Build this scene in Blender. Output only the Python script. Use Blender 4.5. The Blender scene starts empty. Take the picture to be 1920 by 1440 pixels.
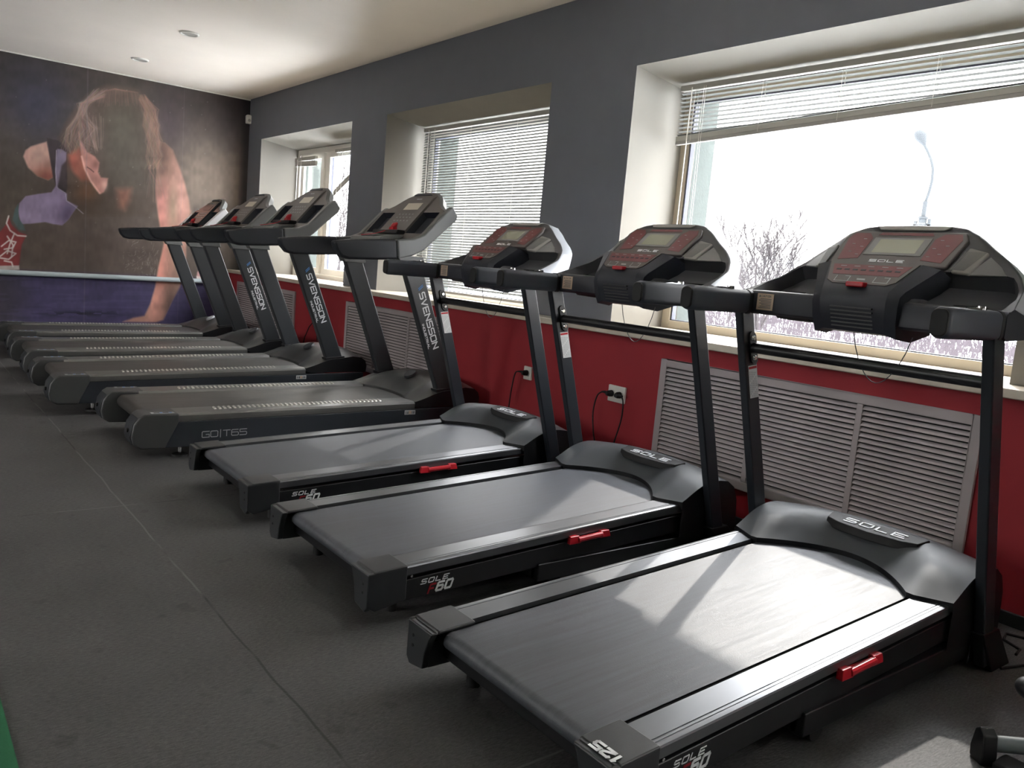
import bpy, bmesh, math, random
import numpy as np
from mathutils import Vector, Matrix

S = bpy.context.scene
COL = S.collection
R = math.radians

# ------------------------------------------------------------------ camera
CAM_H = 1.2
F_PX, YAW, PITCH, ROLL = 1532.7, R(38.3104), R(7.8179), R(5.0283)
_F = Vector((math.sin(YAW) * math.cos(PITCH), math.cos(YAW) * math.cos(PITCH), -math.sin(PITCH)))
_Rt = Vector((math.cos(YAW), -math.sin(YAW), 0))
_U = _Rt.cross(_F)
CR = math.cos(ROLL) * _Rt + math.sin(ROLL) * _U
CU = -math.sin(ROLL) * _Rt + math.cos(ROLL) * _U
cam_d = bpy.data.cameras.new('camera')
cam_d.sensor_fit = 'HORIZONTAL'
cam_d.sensor_width = 36
cam_d.lens = F_PX / 1920 * 36
cam_d.clip_start = 0.05
cam_d.clip_end = 500
cam = bpy.data.objects.new('camera', cam_d)
cam.matrix_world = Matrix(((CR.x, CU.x, -_F.x, 0), (CR.y, CU.y, -_F.y, 0), (CR.z, CU.z, -_F.z, CAM_H), (0, 0, 0, 1)))
COL.objects.link(cam)
S.camera = cam

# ------------------------------------------------------------------ light
WORLD_STRENGTH = 11.0
SUN_STRENGTH = 0.85
EXPOSURE = 1.95
w = bpy.data.worlds.new('sky')
S.world = w
w.use_nodes = True
wn = w.node_tree.nodes
wl = w.node_tree.links
bg = wn['Background']
bg.inputs['Strength'].default_value = WORLD_STRENGTH
tc = wn.new('ShaderNodeTexCoord')
sx = wn.new('ShaderNodeSeparateXYZ')
ramp = wn.new('ShaderNodeValToRGB')
ramp.color_ramp.elements[0].position = 0.0
ramp.color_ramp.elements[0].color = (0.135, 0.134, 0.132, 1)
ramp.color_ramp.elements[1].position = 0.85
ramp.color_ramp.elements[1].color = (0.93, 0.96, 1.0, 1)
e_ = ramp.color_ramp.elements.new(0.4)
e_.color = (0.34, 0.337, 0.33, 1)      # overcast haze: the zenith is brighter than the horizon
wl.new(tc.outputs['Generated'], sx.inputs[0])
wl.new(sx.outputs['Z'], ramp.inputs[0])
wl.new(ramp.outputs[0], bg.inputs['Color'])

SUN_TO = Vector((1.17, 0.63, 1.0)).normalized()
sd = bpy.data.lights.new('sun', 'SUN')
sd.energy = SUN_STRENGTH
sd.angle = R(0.9)
sd.color = (1.0, 0.95, 0.87)
sun = bpy.data.objects.new('sun', sd)
sun.rotation_euler = SUN_TO.to_track_quat('Z', 'Y').to_euler()
sun.location = (12, 8, 12)
COL.objects.link(sun)

S.view_settings.view_transform = 'Standard'
S.view_settings.look = 'None'
S.view_settings.gamma = 1
S.view_settings.use_curve_mapping = False
S.view_settings.exposure = EXPOSURE
S.cycles.use_denoising = True
S.cycles.max_bounces = 10
S.cycles.diffuse_bounces = 6
S.cycles.transparent_max_bounces = 24
S.cycles.sample_clamp_indirect = 8
S.cycles.caustics_reflective = False
S.cycles.caustics_refractive = False

# ------------------------------------------------------------------ room numbers
XW = 3.68      # pillars and wall above the sill
XP = 3.49      # red lower wall
XG = 4.15      # window frames
XO = 4.45      # outside face
YM = 10.3      # mural wall
H = 3.0
ZS = 0.919     # sill top
ZT = 2.5       # window heads
WIN = [(7.50, 9.88), (4.51, 6.81), (1.37, 3.71), (-3.1, -0.75)]  # last opening is added behind the camera for fill daylight
YB = -4.5
XL = -4.2


# ------------------------------------------------------------------ materials
def srgb(r, g, b):
    return tuple((c / 255 / 12.92) if c / 255 <= 0.04045 else ((c / 255 + 0.055) / 1.055) ** 2.4 for c in (r, g, b))


def mat(name, col, rough=0.5, metal=0.0, bump=0.0, bscale=200, var=0.0, vscale=6, spec=0.5, coat=0.0, stretch=(1, 1, 1)):
    m = bpy.data.materials.new(name)
    m.use_nodes = True
    nt = m.node_tree
    p = nt.nodes['Principled BSDF']
    p.inputs['Base Color'].default_value = (*col, 1)
    p.inputs['Roughness'].default_value = rough
    p.inputs['Metallic'].default_value = metal
    p.inputs['Specular IOR Level'].default_value = spec
    p.inputs['Coat Weight'].default_value = coat
    t = nt.nodes.new('ShaderNodeTexCoord')
    mp = nt.nodes.new('ShaderNodeMapping')
    mp.inputs['Scale'].default_value = stretch
    nt.links.new(t.outputs['Object'], mp.inputs[0])
    if var > 0:
        n = nt.nodes.new('ShaderNodeTexNoise')
        n.inputs['Scale'].default_value = vscale
        n.inputs['Detail'].default_value = 6
        nt.links.new(mp.outputs[0], n.inputs['Vector'])
        mr = nt.nodes.new('ShaderNodeMapRange')
        mr.inputs['From Min'].default_value = 0.3
        mr.inputs['From Max'].default_value = 0.7
        mr.inputs['To Min'].default_value = 1 - var
        mr.inputs['To Max'].default_value = 1 + var
        nt.links.new(n.outputs[0], mr.inputs[0])
        mx = nt.nodes.new('ShaderNodeVectorMath')
        mx.operation = 'SCALE'
        mx.inputs[0].default_value = col
        nt.links.new(mr.outputs[0], mx.inputs['Scale'])
        nt.links.new(mx.outputs[0], p.inputs['Base Color'])
        mr2 = nt.nodes.new('ShaderNodeMapRange')
        mr2.inputs['To Min'].default_value = max(0.02, rough - var * 0.3)
        mr2.inputs['To Max'].default_value = min(1, rough + var * 0.3)
        nt.links.new(n.outputs[0], mr2.inputs[0])
        nt.links.new(mr2.outputs[0], p.inputs['Roughness'])
    if bump > 0:
        n2 = nt.nodes.new('ShaderNodeTexNoise')
        n2.inputs['Scale'].default_value = bscale
        n2.inputs['Detail'].default_value = 3
        nt.links.new(mp.outputs[0], n2.inputs['Vector'])
        b = nt.nodes.new('ShaderNodeBump')
        b.inputs['Strength'].default_value = bump
        b.inputs['Distance'].default_value = 0.002
        nt.links.new(n2.outputs[0], b.inputs['Height'])
        nt.links.new(b.outputs[0], p.inputs['Normal'])
    return m


M = {}
M['grey_wall'] = mat('grey_paint', srgb(101, 104, 111), 0.75, bump=0.1, bscale=120, var=0.03)
M['red_wall'] = mat('red_paint', srgb(146, 29, 38), 0.7, bump=0.08, bscale=150, var=0.04)
M['reveal'] = mat('reveal_plaster', srgb(124, 120, 112), 0.85, bump=0.1, bscale=80, var=0.03, vscale=3)
M['white_wall'] = mat('white_plaster', srgb(184, 177, 165), 0.8, bump=0.1, bscale=80, var=0.03, vscale=3)
M['ceiling'] = mat('ceiling_paint', srgb(247, 238, 226), 0.5, var=0.02, vscale=2)
M['side_wall'] = mat('side_wall_paint', srgb(172, 167, 160), 0.8)
M['facade'] = mat('facade_plaster', srgb(62, 68, 65), 0.9, bump=0.6, bscale=60, var=0.12, vscale=40)
M['sill'] = mat('sill_stone', srgb(196, 186, 170), 0.35, var=0.06, vscale=14)
M['skirting'] = mat('black_skirting', srgb(26, 26, 28), 0.5)
M['pvc'] = mat('window_frame_plastic', srgb(166, 156, 138), 0.45, var=0.03)
M['pvc_white'] = mat('white_frame_plastic', srgb(226, 222, 214), 0.4)
M['seal'] = mat('grey_seal', srgb(70, 72, 84), 0.6)
M['grille'] = mat('grille_metal', srgb(166, 157, 157), 0.45, metal=0.0)
M['grille_dark'] = mat('grille_backing', srgb(24, 24, 26), 0.9)
M['pipe'] = mat('pipe_paint', srgb(186, 200, 206), 0.35)
M['white_plastic'] = mat('white_plastic', srgb(226, 224, 216), 0.4)
M['outlet'] = mat('outlet_plastic', srgb(205, 203, 196), 0.4)
M['black'] = mat('black_plastic', srgb(17, 18, 21), 0.45, bump=0.05)
M['black_rubber'] = mat('black_rubber', srgb(15, 15, 17), 0.65)
M['frame_black'] = mat('frame_black_paint', srgb(17, 18, 21), 0.38, bump=0.08, bscale=400)
M['upright'] = mat('upright_paint', srgb(38, 42, 48), 0.34, bump=0.06, bscale=500)
M['s_upright'] = mat('commercial_upright_paint', srgb(50, 53, 56), 0.4, bump=0.08, bscale=500)
M['s_cap'] = mat('commercial_cap_plastic', srgb(70, 71, 72), 0.38, bump=0.2, bscale=600)
M['skirt'] = mat('side_skirt_paint', srgb(48, 52, 58), 0.36, bump=0.06, bscale=500)
M['hood'] = mat('hood_plastic', srgb(62, 65, 69), 0.5, bump=0.15, bscale=700)
M['s_hood'] = mat('commercial_hood_plastic', srgb(58, 58, 58), 0.33, bump=0.1, bscale=700)
M['cap'] = mat('end_cap_plastic', srgb(44, 46, 49), 0.36, bump=0.2, bscale=600)
M['cap_dark'] = mat('end_cap_dark_plastic', srgb(30, 33, 38), 0.5, bump=0.2, bscale=600)
M['grip'] = mat('grip_rubber', srgb(58, 62, 72), 0.5)
M['s_grip'] = mat('commercial_grip_rubber', srgb(34, 37, 44), 0.5)
M['console'] = mat('console_plastic', srgb(66, 66, 70), 0.42, bump=0.1, bscale=700)
M['console_dark'] = mat('console_dark_plastic', srgb(36, 38, 48), 0.5)
M['silver_shell'] = mat('silver_shell_plastic', srgb(176, 182, 190), 0.35, metal=0.2)
M['s_console'] = mat('commercial_console_plastic', srgb(96, 98, 98), 0.42, bump=0.1, bscale=700)
M['s_face'] = mat('commercial_face_plastic', srgb(92, 86, 84), 0.5)
M['white_shell'] = mat('white_shell_plastic', srgb(205, 205, 208), 0.35)
M['panel'] = mat('panel_film', srgb(78, 72, 72), 0.32)
M['panel_red'] = mat('panel_red_film', srgb(104, 46, 50), 0.32)
M['lcd'] = mat('lcd_glass', srgb(150, 152, 136), 0.2)
M['lcd_frame'] = mat('lcd_bezel', srgb(112, 112, 112), 0.3)
M['lcd_dark'] = mat('dark_lcd', srgb(30, 32, 38), 0.15)
M['lcd_warm'] = mat('warm_lcd', srgb(186, 178, 160), 0.3)
M['speaker'] = mat('speaker_grille_plastic', srgb(140, 138, 134), 0.5)
M['red_plastic'] = mat('red_plastic', srgb(176, 28, 40), 0.3)
M['dark_red'] = mat('dark_red_plastic', srgb(120, 26, 30), 0.35)
M['print_white'] = mat('white_print', srgb(238, 240, 243), 0.5)
M['print_grey'] = mat('grey_print', srgb(160, 162, 166), 0.5)
M['print_red'] = mat('red_print', srgb(150, 20, 34), 0.5)
M['print_blue'] = mat('blue_print', srgb(80, 130, 190), 0.5)
M['paper'] = mat('label_paper', srgb(205, 206, 206), 0.6)
M['paper_tan'] = mat('caution_paper', srgb(196, 172, 152), 0.6)
M['ink'] = mat('label_ink', srgb(96, 98, 104), 0.6)
M['chrome'] = mat('chrome', (0.75, 0.75, 0.75), 0.15, metal=1)
M['blind'] = None
M['snow'] = mat('snow', srgb(235, 238, 242), 0.9, bump=0.3, bscale=2)
M['twig'] = mat('bare_twigs', srgb(40, 33, 37), 0.9)
M['bark'] = mat('birch_bark', srgb(36, 31, 32), 0.9)
M['lamp_metal'] = mat('galvanised_metal', srgb(34, 38, 41), 0.8)
M['concrete'] = mat('concrete_pole', srgb(46, 50, 53), 0.9)
M['green_floor'] = mat('green_carpet', srgb(24, 92, 58), 0.9, bump=0.5, bscale=300)
M['steel_tube'] = mat('dark_steel_tube', srgb(90, 98, 100), 0.4)


def translucent_mat(name, col, t=0.45):
    m = bpy.data.materials.new(name)
    m.use_nodes = True
    nt = m.node_tree
    nt.nodes.remove(nt.nodes['Principled BSDF'])
    out = nt.nodes['Material Output']
    d = nt.nodes.new('ShaderNodeBsdfDiffuse')
    d.inputs[0].default_value = (*col, 1)
    tr = nt.nodes.new('ShaderNodeBsdfTranslucent')
    tr.inputs[0].default_value = (*col, 1)
    mx = nt.nodes.new('ShaderNodeMixShader')
    mx.inputs[0].default_value = t
    nt.links.new(d.outputs[0], mx.inputs[1])
    nt.links.new(tr.outputs[0], mx.inputs[2])
    nt.links.new(mx.outputs[0], out.inputs[0])
    return m


M['blind'] = translucent_mat('blind_slats', srgb(128, 128, 124), 0.05)
M['blind_rail'] = mat('blind_rail', srgb(170, 168, 160), 0.5)
M['blind_bundle'] = mat('blind_bundle', srgb(150, 147, 142), 0.5)


def thin_glass():
    m = bpy.data.materials.new('window_glass')
    m.use_nodes = True
    nt = m.node_tree
    nt.nodes.remove(nt.nodes['Principled BSDF'])
    out = nt.nodes['Material Output']
    tr = nt.nodes.new('ShaderNodeBsdfTransparent')
    tr.inputs[0].default_value = (0.97, 0.97, 0.97, 1)
    gl = nt.nodes.new('ShaderNodeBsdfGlossy')
    gl.inputs['Roughness'].default_value = 0.01
    lw = nt.nodes.new('ShaderNodeLayerWeight')
    lw.inputs[0].default_value = 0.5
    pw = nt.nodes.new('ShaderNodeMath')
    pw.operation = 'POWER'
    nt.links.new(lw.outputs['Facing'], pw.inputs[0])
    pw.inputs[1].default_value = 5
    fr = nt.nodes.new('ShaderNodeMapRange')
    nt.links.new(pw.outputs[0], fr.inputs[0])
    fr.inputs['To Min'].default_value = 0.03
    fr.inputs['To Max'].default_value = 0.9
    mx = nt.nodes.new('ShaderNodeMixShader')
    nt.links.new(fr.outputs[0], mx.inputs[0])
    nt.links.new(tr.outputs[0], mx.inputs[1])
    nt.links.new(gl.outputs[0], mx.inputs[2])
    nt.links.new(mx.outputs[0], out.inputs[0])
    return m


M['glass'] = thin_glass()


def belt_mat(name, col, rough):
    m = bpy.data.materials.new(name)
    m.use_nodes = True
    nt = m.node_tree
    p = nt.nodes['Principled BSDF']
    t = nt.nodes.new('ShaderNodeTexCoord')
    mp = nt.nodes.new('ShaderNodeMapping')
    mp.inputs['Scale'].default_value = (1.2, 22, 1)
    nt.links.new(t.outputs['Object'], mp.inputs[0])
    n = nt.nodes.new('ShaderNodeTexNoise')
    n.inputs['Scale'].default_value = 3
    n.inputs['Detail'].default_value = 7
    nt.links.new(mp.outputs[0], n.inputs['Vector'])
    # scuffed wear: streaks along the running direction
    cr = nt.nodes.new('ShaderNodeMapRange')
    cr.inputs['From Min'].default_value = 0.35
    cr.inputs['From Max'].default_value = 0.7
    cr.inputs['To Min'].default_value = 0.85
    cr.inputs['To Max'].default_value = 1.3
    nt.links.new(n.outputs[0], cr.inputs[0])
    vm = nt.nodes.new('ShaderNodeVectorMath')
    vm.operation = 'SCALE'
    vm.inputs[0].default_value = col
    nt.links.new(cr.outputs[0], vm.inputs['Scale'])
    nt.links.new(vm.outputs[0], p.inputs['Base Color'])
    rr = nt.nodes.new('ShaderNodeMapRange')
    rr.inputs['To Min'].default_value = rough - 0.08
    rr.inputs['To Max'].default_value = rough + 0.12
    nt.links.new(n.outputs[0], rr.inputs[0])
    nt.links.new(rr.outputs[0], p.inputs['Roughness'])
    wv = nt.nodes.new('ShaderNodeTexNoise')
    wv.inputs['Scale'].default_value = 420
    nt.links.new(t.outputs['Object'], wv.inputs['Vector'])
    b = nt.nodes.new('ShaderNodeBump')
    b.inputs['Strength'].default_value = 0.35
    b.inputs['Distance'].default_value = 0.0015
    nt.links.new(wv.outputs[0], b.inputs['Height'])
    nt.links.new(b.outputs[0], p.inputs['Normal'])
    p.inputs['Specular IOR Level'].default_value = 0.55
    return m


M['belt'] = belt_mat('running_belt', srgb(71, 74, 80), 0.48)
M['s_belt'] = belt_mat('commercial_running_belt', srgb(60, 58, 56), 0.38)


def rail_mat(name, col, rough, metal):
    m = mat(name, col, rough, metal, var=0.05, vscale=3, stretch=(1.5, 5, 1))
    return m


M['rail'] = rail_mat('brushed_rail', srgb(116, 118, 122), 0.36, 0.85)
M['s_rail'] = rail_mat('grey_rail', srgb(112, 112, 110), 0.33, 0.5)
M['chevron'] = mat('ribbed_grip_inlay', srgb(196, 194, 188), 0.3, metal=0.4)


def floor_mat():
    m = bpy.data.materials.new('rubber_floor')
    m.use_nodes = True
    nt = m.node_tree
    N, L = nt.nodes, nt.links
    p = N['Principled BSDF']
    t = N.new('ShaderNodeTexCoord')

    def noise(scale, det, stretch=(1, 1, 1)):
        mp = N.new('ShaderNodeMapping')
        mp.inputs['Scale'].default_value = stretch
        L.new(t.outputs['Object'], mp.inputs[0])
        n = N.new('ShaderNodeTexNoise')
        n.inputs['Scale'].default_value = scale
        n.inputs['Detail'].default_value = det
        L.new(mp.outputs[0], n.inputs['Vector'])
        return n.outputs[0]

    def rng(src, a, b, c, d, clamp=True):
        r = N.new('ShaderNodeMapRange')
        for i, v in enumerate((a, b, c, d)):
            r.inputs[i + 1].default_value = v
        L.new(src, r.inputs[0])
        return r.outputs[0]

    def mul(a, b):
        q = N.new('ShaderNodeMath')
        q.operation = 'MULTIPLY'
        L.new(a, q.inputs[0])
        L.new(b, q.inputs[1])
        return q.outputs[0]

    base = rng(noise(2.2, 5, (1, 1, 1)), 0.3, 0.7, 0.82, 1.16)
    grain = rng(noise(55, 4, (1, 3.2, 1)), 0.3, 0.7, 0.66, 1.36)
    fine = rng(noise(260, 2), 0.35, 0.65, 0.85, 1.15)
    spots = rng(noise(7, 2), 0.66, 0.70, 1.0, 0.72)
    v = mul(mul(base, grain), mul(fine, spots))
    sep = N.new('ShaderNodeSeparateXYZ')
    L.new(t.outputs['Object'], sep.inputs[0])
    # seams between the mats: dark joint lines with a pale edge
    wob = rng(noise(3, 2), 0, 1, -0.012, 0.012)

    def seam(axis, pos, w=0.0035):
        a = N.new('ShaderNodeMath'); a.operation = 'ADD'
        L.new(sep.outputs[axis], a.inputs[0]); L.new(wob, a.inputs[1])
        s_ = N.new('ShaderNodeMath'); s_.operation = 'SUBTRACT'
        L.new(a.outputs[0], s_.inputs[0]); s_.inputs[1].default_value = pos
        ab = N.new('ShaderNodeMath'); ab.operation = 'ABSOLUTE'
        L.new(s_.outputs[0], ab.inputs[0])
        return rng(ab.outputs[0], w * 0.6, w * 1.5, 1.0, 0.0)
    sl = [seam(0, 0.88)] + [seam(1, y) for y in (-1.0, 0.2, 1.4, 3.86, 6.1, 8.3)]
    acc = sl[0]
    for s_ in sl[1:]:
        q = N.new('ShaderNodeMath'); q.operation = 'MAXIMUM'
        L.new(acc, q.inputs[0]); L.new(s_, q.inputs[1])
        acc = q.outputs[0]
    patch = rng(noise(1.7, 3), 0.45, 0.55, 1.9, 0.35)
    mixv = N.new('ShaderNodeMix')
    L.new(acc, mixv.inputs[0])
    L.new(v, mixv.inputs[2])
    L.new(patch, mixv.inputs[3])
    vm = N.new('ShaderNodeVectorMath'); vm.operation = 'SCALE'
    vm.inputs[0].default_value = srgb(72, 71, 71)
    L.new(mixv.outputs[0], vm.inputs['Scale'])
    L.new(vm.outputs[0], p.inputs['Base Color'])
    p.inputs['Roughness'].default_value = 0.62
    p.inputs['Specular IOR Level'].default_value = 0.4
    b = N.new('ShaderNodeBump')
    b.inputs['Strength'].default_value = 0.5
    b.inputs['Distance'].default_value = 0.002
    L.new(grain, b.inputs['Height'])
    L.new(b.outputs[0], p.inputs['Normal'])
    return m


M['floor'] = floor_mat()


# ------------------------------------------------------------------ mesh helpers
def link_mesh(name, verts, faces, mats, parent=None, fm=None, smooth=None, bevel=0.0, seg=2, sub=0):
    me = bpy.data.meshes.new(name)
    me.from_pydata([tuple(v) for v in verts], [], [tuple(f) for f in faces])
    if not isinstance(mats, (list, tuple)):
        mats = [mats]
    for m_ in mats:
        me.materials.append(m_)
    if fm:
        for p_, i in zip(me.polygons, fm):
            p_.material_index = i
    bm = bmesh.new()
    bm.from_mesh(me)
    bmesh.ops.remove_doubles(bm, verts=bm.verts, dist=1e-6)
    bmesh.ops.recalc_face_normals(bm, faces=bm.faces)
    bm.to_mesh(me)
    bm.free()
    if smooth is not None or bevel > 0:
        for p_ in me.polygons:
            p_.use_smooth = True
        me.set_sharp_from_angle(angle=R(smooth if smooth is not None else 35))
    o = bpy.data.objects.new(name, me)
    COL.objects.link(o)
    if parent is not None:
        o.parent = parent
    if bevel > 0:
        md = o.modifiers.new('bevel', 'BEVEL')
        md.width = bevel
        md.segments = seg
        md.limit_method = 'ANGLE'
        md.angle_limit = R(40)
        md.harden_normals = True
    if sub:
        md = o.modifiers.new('sub', 'SUBSURF')
        md.levels = md.render_levels = sub
    return o


class MB:
    """collects shapes, then links them as one mesh object"""
    def __init__(s):
        s.v, s.f, s.m = [], [], []

    def add(s, vs, fs, mi=0):
        o = len(s.v)
        s.v += [Vector(v) for v in vs]
        s.f += [tuple(i + o for i in f) for f in fs]
        s.m += [mi] * len(fs)
        return s

    def box(s, a, b, mi=0):
        (x0, y0, z0), (x1, y1, z1) = a, b
        vs = [(x0, y0, z0), (x1, y0, z0), (x1, y1, z0), (x0, y1, z0), (x0, y0, z1), (x1, y0, z1), (x1, y1, z1), (x0, y1, z1)]
        return s.add(vs, [(3, 2, 1, 0), (4, 5, 6, 7), (0, 1, 5, 4), (1, 2, 6, 5), (2, 3, 7, 6), (3, 0, 4, 7)], mi)

    def hexa(s, vs, mi=0):
        return s.add(vs, [(3, 2, 1, 0), (4, 5, 6, 7), (0, 1, 5, 4), (1, 2, 6, 5), (2, 3, 7, 6), (3, 0, 4, 7)], mi)

    def prism(s, poly, y0, y1, plane='xz', mi=0, cap=True):
        def mk(p, t):
            return {'xz': (p[0], t, p[1]), 'yz': (t, p[0], p[1]), 'xy': (p[0], p[1], t)}[plane]
        n = len(poly)
        vs = [mk(p, y0) for p in poly] + [mk(p, y1) for p in poly]
        fs = [(i, (i + 1) % n, n + (i + 1) % n, n + i) for i in range(n)]
        if cap:
            fs += [tuple(range(n))[::-1], tuple(range(n, 2 * n))]
        return s.add(vs, fs, mi)

    def tube(s, pts, r, n=10, mi=0, closed=False, cap=True):
        pts = [Vector(p) for p in pts]
        rs = r if isinstance(r, (list, tuple)) else [r] * len(pts)
        rings = []
        up = Vector((0, 0, 1))
        prev = None
        for i, p in enumerate(pts):
            if i == 0:
                d = pts[1] - p
            elif i == len(pts) - 1:
                d = p - pts[i - 1]
            else:
                d = pts[i + 1] - pts[i - 1]
            d.normalize()
            if prev is None:
                a = up.cross(d)
                if a.length < 0.1:
                    a = Vector((1, 0, 0)).cross(d)
            else:
                a = prev - d * prev.dot(d)
                if a.length < 1e-4:
                    a = up.cross(d)
            a.normalize()
            prev = a
            b = d.cross(a)
            rings.append([p + (a * math.cos(2 * math.pi * k / n) + b * math.sin(2 * math.pi * k / n)) * rs[i] for k in range(n)])
        vs = [v for rg in rings for v in rg]
        fs = []
        for i in range(len(rings) - 1):
            for k in range(n):
                fs.append((i * n + k, i * n + (k + 1) % n, (i + 1) * n + (k + 1) % n, (i + 1) * n + k))
        if cap:
            fs.append(tuple(range(n))[::-1])
            fs.append(tuple((len(rings) - 1) * n + k for k in range(n)))
        return s.add(vs, fs, mi)

    def cyl(s, a, b, r, n=20, mi=0):
        return s.tube([a, b], r, n, mi)

    def grid(s, P, mi=0, close_u=False):
        nu, nv = len(P), len(P[0])
        vs = [p for row in P for p in row]
        fs = []
        for i in range(nu - 1 + (1 if close_u else 0)):
            for j in range(nv - 1):
                i2 = (i + 1) % nu
                fs.append((i * nv + j, i2 * nv + j, i2 * nv + j + 1, i * nv + j + 1))
        return s.add(vs, fs, mi)

    def build(s, name, m, parent=None, **k):
        return link_mesh(name, s.v, s.f, m, parent, fm=s.m if isinstance(m, (list, tuple)) else None, **k)


def print_onto(o, mb, m):
    """adds printed marks to the mesh of a part, in their own material"""
    o.data.materials.append(m)
    bm = bmesh.new()
    bm.from_mesh(o.data)
    vs = [bm.verts.new(v) for v in mb.v]
    for f in mb.f:
        fa = bm.faces.new([vs[i] for i in f])
        fa.material_index = len(o.data.materials) - 1
    bm.to_mesh(o.data)
    bm.free()


def struct(o):
    o['kind'] = 'structure'
    return o


def tag(o, label, cat, group=None, kind=None):
    o['label'] = label
    o['category'] = cat
    if group:
        o['group'] = group
    if kind:
        o['kind'] = kind
    return o


def empty(name, loc, rz=0.0):
    o = bpy.data.objects.new(name, None)
    o.empty_display_size = 0.1
    o.location = loc
    o.rotation_euler = (0, 0, rz)
    COL.objects.link(o)
    return o


def copy_tree(o, parent=None):
    c = o.copy()
    COL.objects.link(c)
    if parent is not None:
        c.parent = parent
    for ch in list(o.children):
        copy_tree(ch, c)
    return c


def rrect(w, h, r, n=5):
    """rounded rectangle outline centred on 0"""
    out = []
    for cx, cy, a0 in ((w / 2 - r, h / 2 - r, 0), (-w / 2 + r, h / 2 - r, 90), (-w / 2 + r, -h / 2 + r, 180), (w / 2 - r, -h / 2 + r, 270)):
        for k in range(n + 1):
            a = R(a0 + 90 * k / n)
            out.append((cx + r * math.cos(a), cy + r * math.sin(a)))
    return out


# ------------------------------------------------------------------ stroke lettering
GL = {
    'S': [[(1, 1), (.12, 1), (0, .88), (0, .62), (.12, .5), (.88, .5), (1, .38), (1, .12), (.88, 0), (0, 0)]],
    'O': [[(.12, 0), (0, .12), (0, .88), (.12, 1), (.88, 1), (1, .88), (1, .12), (.88, 0), (.12, 0)]],
    'D': [[(0, 0), (0, 1), (.85, 1), (1, .85), (1, .15), (.85, 0), (0, 0)]],
    'L': [[(0, 1), (0, 0), (.95, 0)]],
    'E': [[(1, 1), (0, 1), (0, 0), (1, 0)], [(0, .5), (.85, .5)]],
    'V': [[(0, 1), (.5, 0), (1, 1)]],
    'N': [[(0, 0), (0, 1), (1, 0), (1, 1)]],
    'I': [[(.5, 0), (.5, 1)]],
    'U': [[(0, 1), (0, .12), (.12, 0), (.88, 0), (1, .12), (1, 1)]],
    'T': [[(0, 1), (1, 1)], [(.5, 1), (.5, 0)]],
    'R': [[(0, 0), (0, 1), (.88, 1), (1, .88), (1, .58), (.88, .46), (0, .46)], [(.5, .46), (1, 0)]],
    'A': [[(0, 0), (.5, 1), (1, 0)], [(.2, .33), (.8, .33)]],
    'C': [[(1, 1), (.12, 1), (0, .88), (0, .12), (.12, 0), (1, 0)]],
    'G': [[(1, 1), (.12, 1), (0, .88), (0, .12), (.12, 0), (1, 0), (1, .48), (.55, .48)]],
    'F': [[(0, 0), (0, 1), (1, 1)], [(0, .5), (.8, .5)]],
    'P': [[(0, 0), (0, 1), (.88, 1), (1, .88), (1, .58), (.88, .46), (0, .46)]],
    '0': [[(.12, 0), (0, .12), (0, .88), (.12, 1), (.88, 1), (1, .88), (1, .12), (.88, 0), (.12, 0)]],
    '1': [[(.2, .8), (.6, 1), (.6, 0)]],
    '2': [[(0, .85), (.12, 1), (.88, 1), (1, .88), (1, .62), (0, .12), (0, 0), (1, 0)]],
    '5': [[(1, 1), (0, 1), (0, .55), (.88, .55), (1, .43), (1, .12), (.88, 0), (0, 0)]],
    '6': [[(.95, 1), (.12, 1), (0, .88), (0, .12), (.12, 0), (.88, 0), (1, .12), (1, .45), (.88, .57), (0, .57)]],
    '|': [[(.5, -.15), (.5, 1.15)]],
    ' ': [],
}


def lettering(mb, text, org, u, v, n, h, cw, gap, th, slant=0.0, depth=0.0008, mi=0):
    """flat raised strokes; org lower-left corner, u reading direction, v up, n outwards"""
    org, u, v, n = Vector(org), Vector(u).normalized(), Vector(v).normalized(), Vector(n).normalized()
    x = 0.0
    for ch in text:
        wch = cw * (0.35 if ch in 'I|1' else 1.0)
        for pl in GL[ch]:
            pts = [(x + a * wch + slant * b * h, b * h) for a, b in pl]
            for (x0, y0), (x1, y1) in zip(pts, pts[1:]):
                dx, dy = x1 - x0, y1 - y0
                l = math.hypot(dx, dy)
                if l < 1e-7:
                    continue
                dx, dy = dx / l, dy / l
                e = th * 0.42
                px, py = -dy * th / 2, dx * th / 2
                q = [(x0 - dx * e + px, y0 - dy * e + py), (x0 - dx * e - px, y0 - dy * e - py), (x1 + dx * e - px, y1 + dy * e - py), (x1 + dx * e + px, y1 + dy * e + py)]
                lo = [org + u * a + v * b for a, b in q]
                hi = [p + n * depth for p in lo]
                mb.hexa([*lo, *hi], mi)
        x += wch + gap
    return x - gap


# ================================================================== SETTING
# floor, ceiling, walls
fl = MB().box((XL, YB, -0.1), (XP + 0.02, YM + 0.02, 0.0)).build('floor', M['floor'])
struct(fl)
cp = MB().box((XL, YB, 0.0), (0.24, 3.2, 0.006)).build('floor_carpet', M['green_floor'])
cp.name = 'carpet'
tag(cp, 'green carpet edge on the floor in the lower left corner', 'carpet')
struct(MB().box((XL - 0.1, YB - 0.1, H), (XO, YM + 0.1, H + 0.15)).build('ceiling', M['ceiling']))
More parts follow.
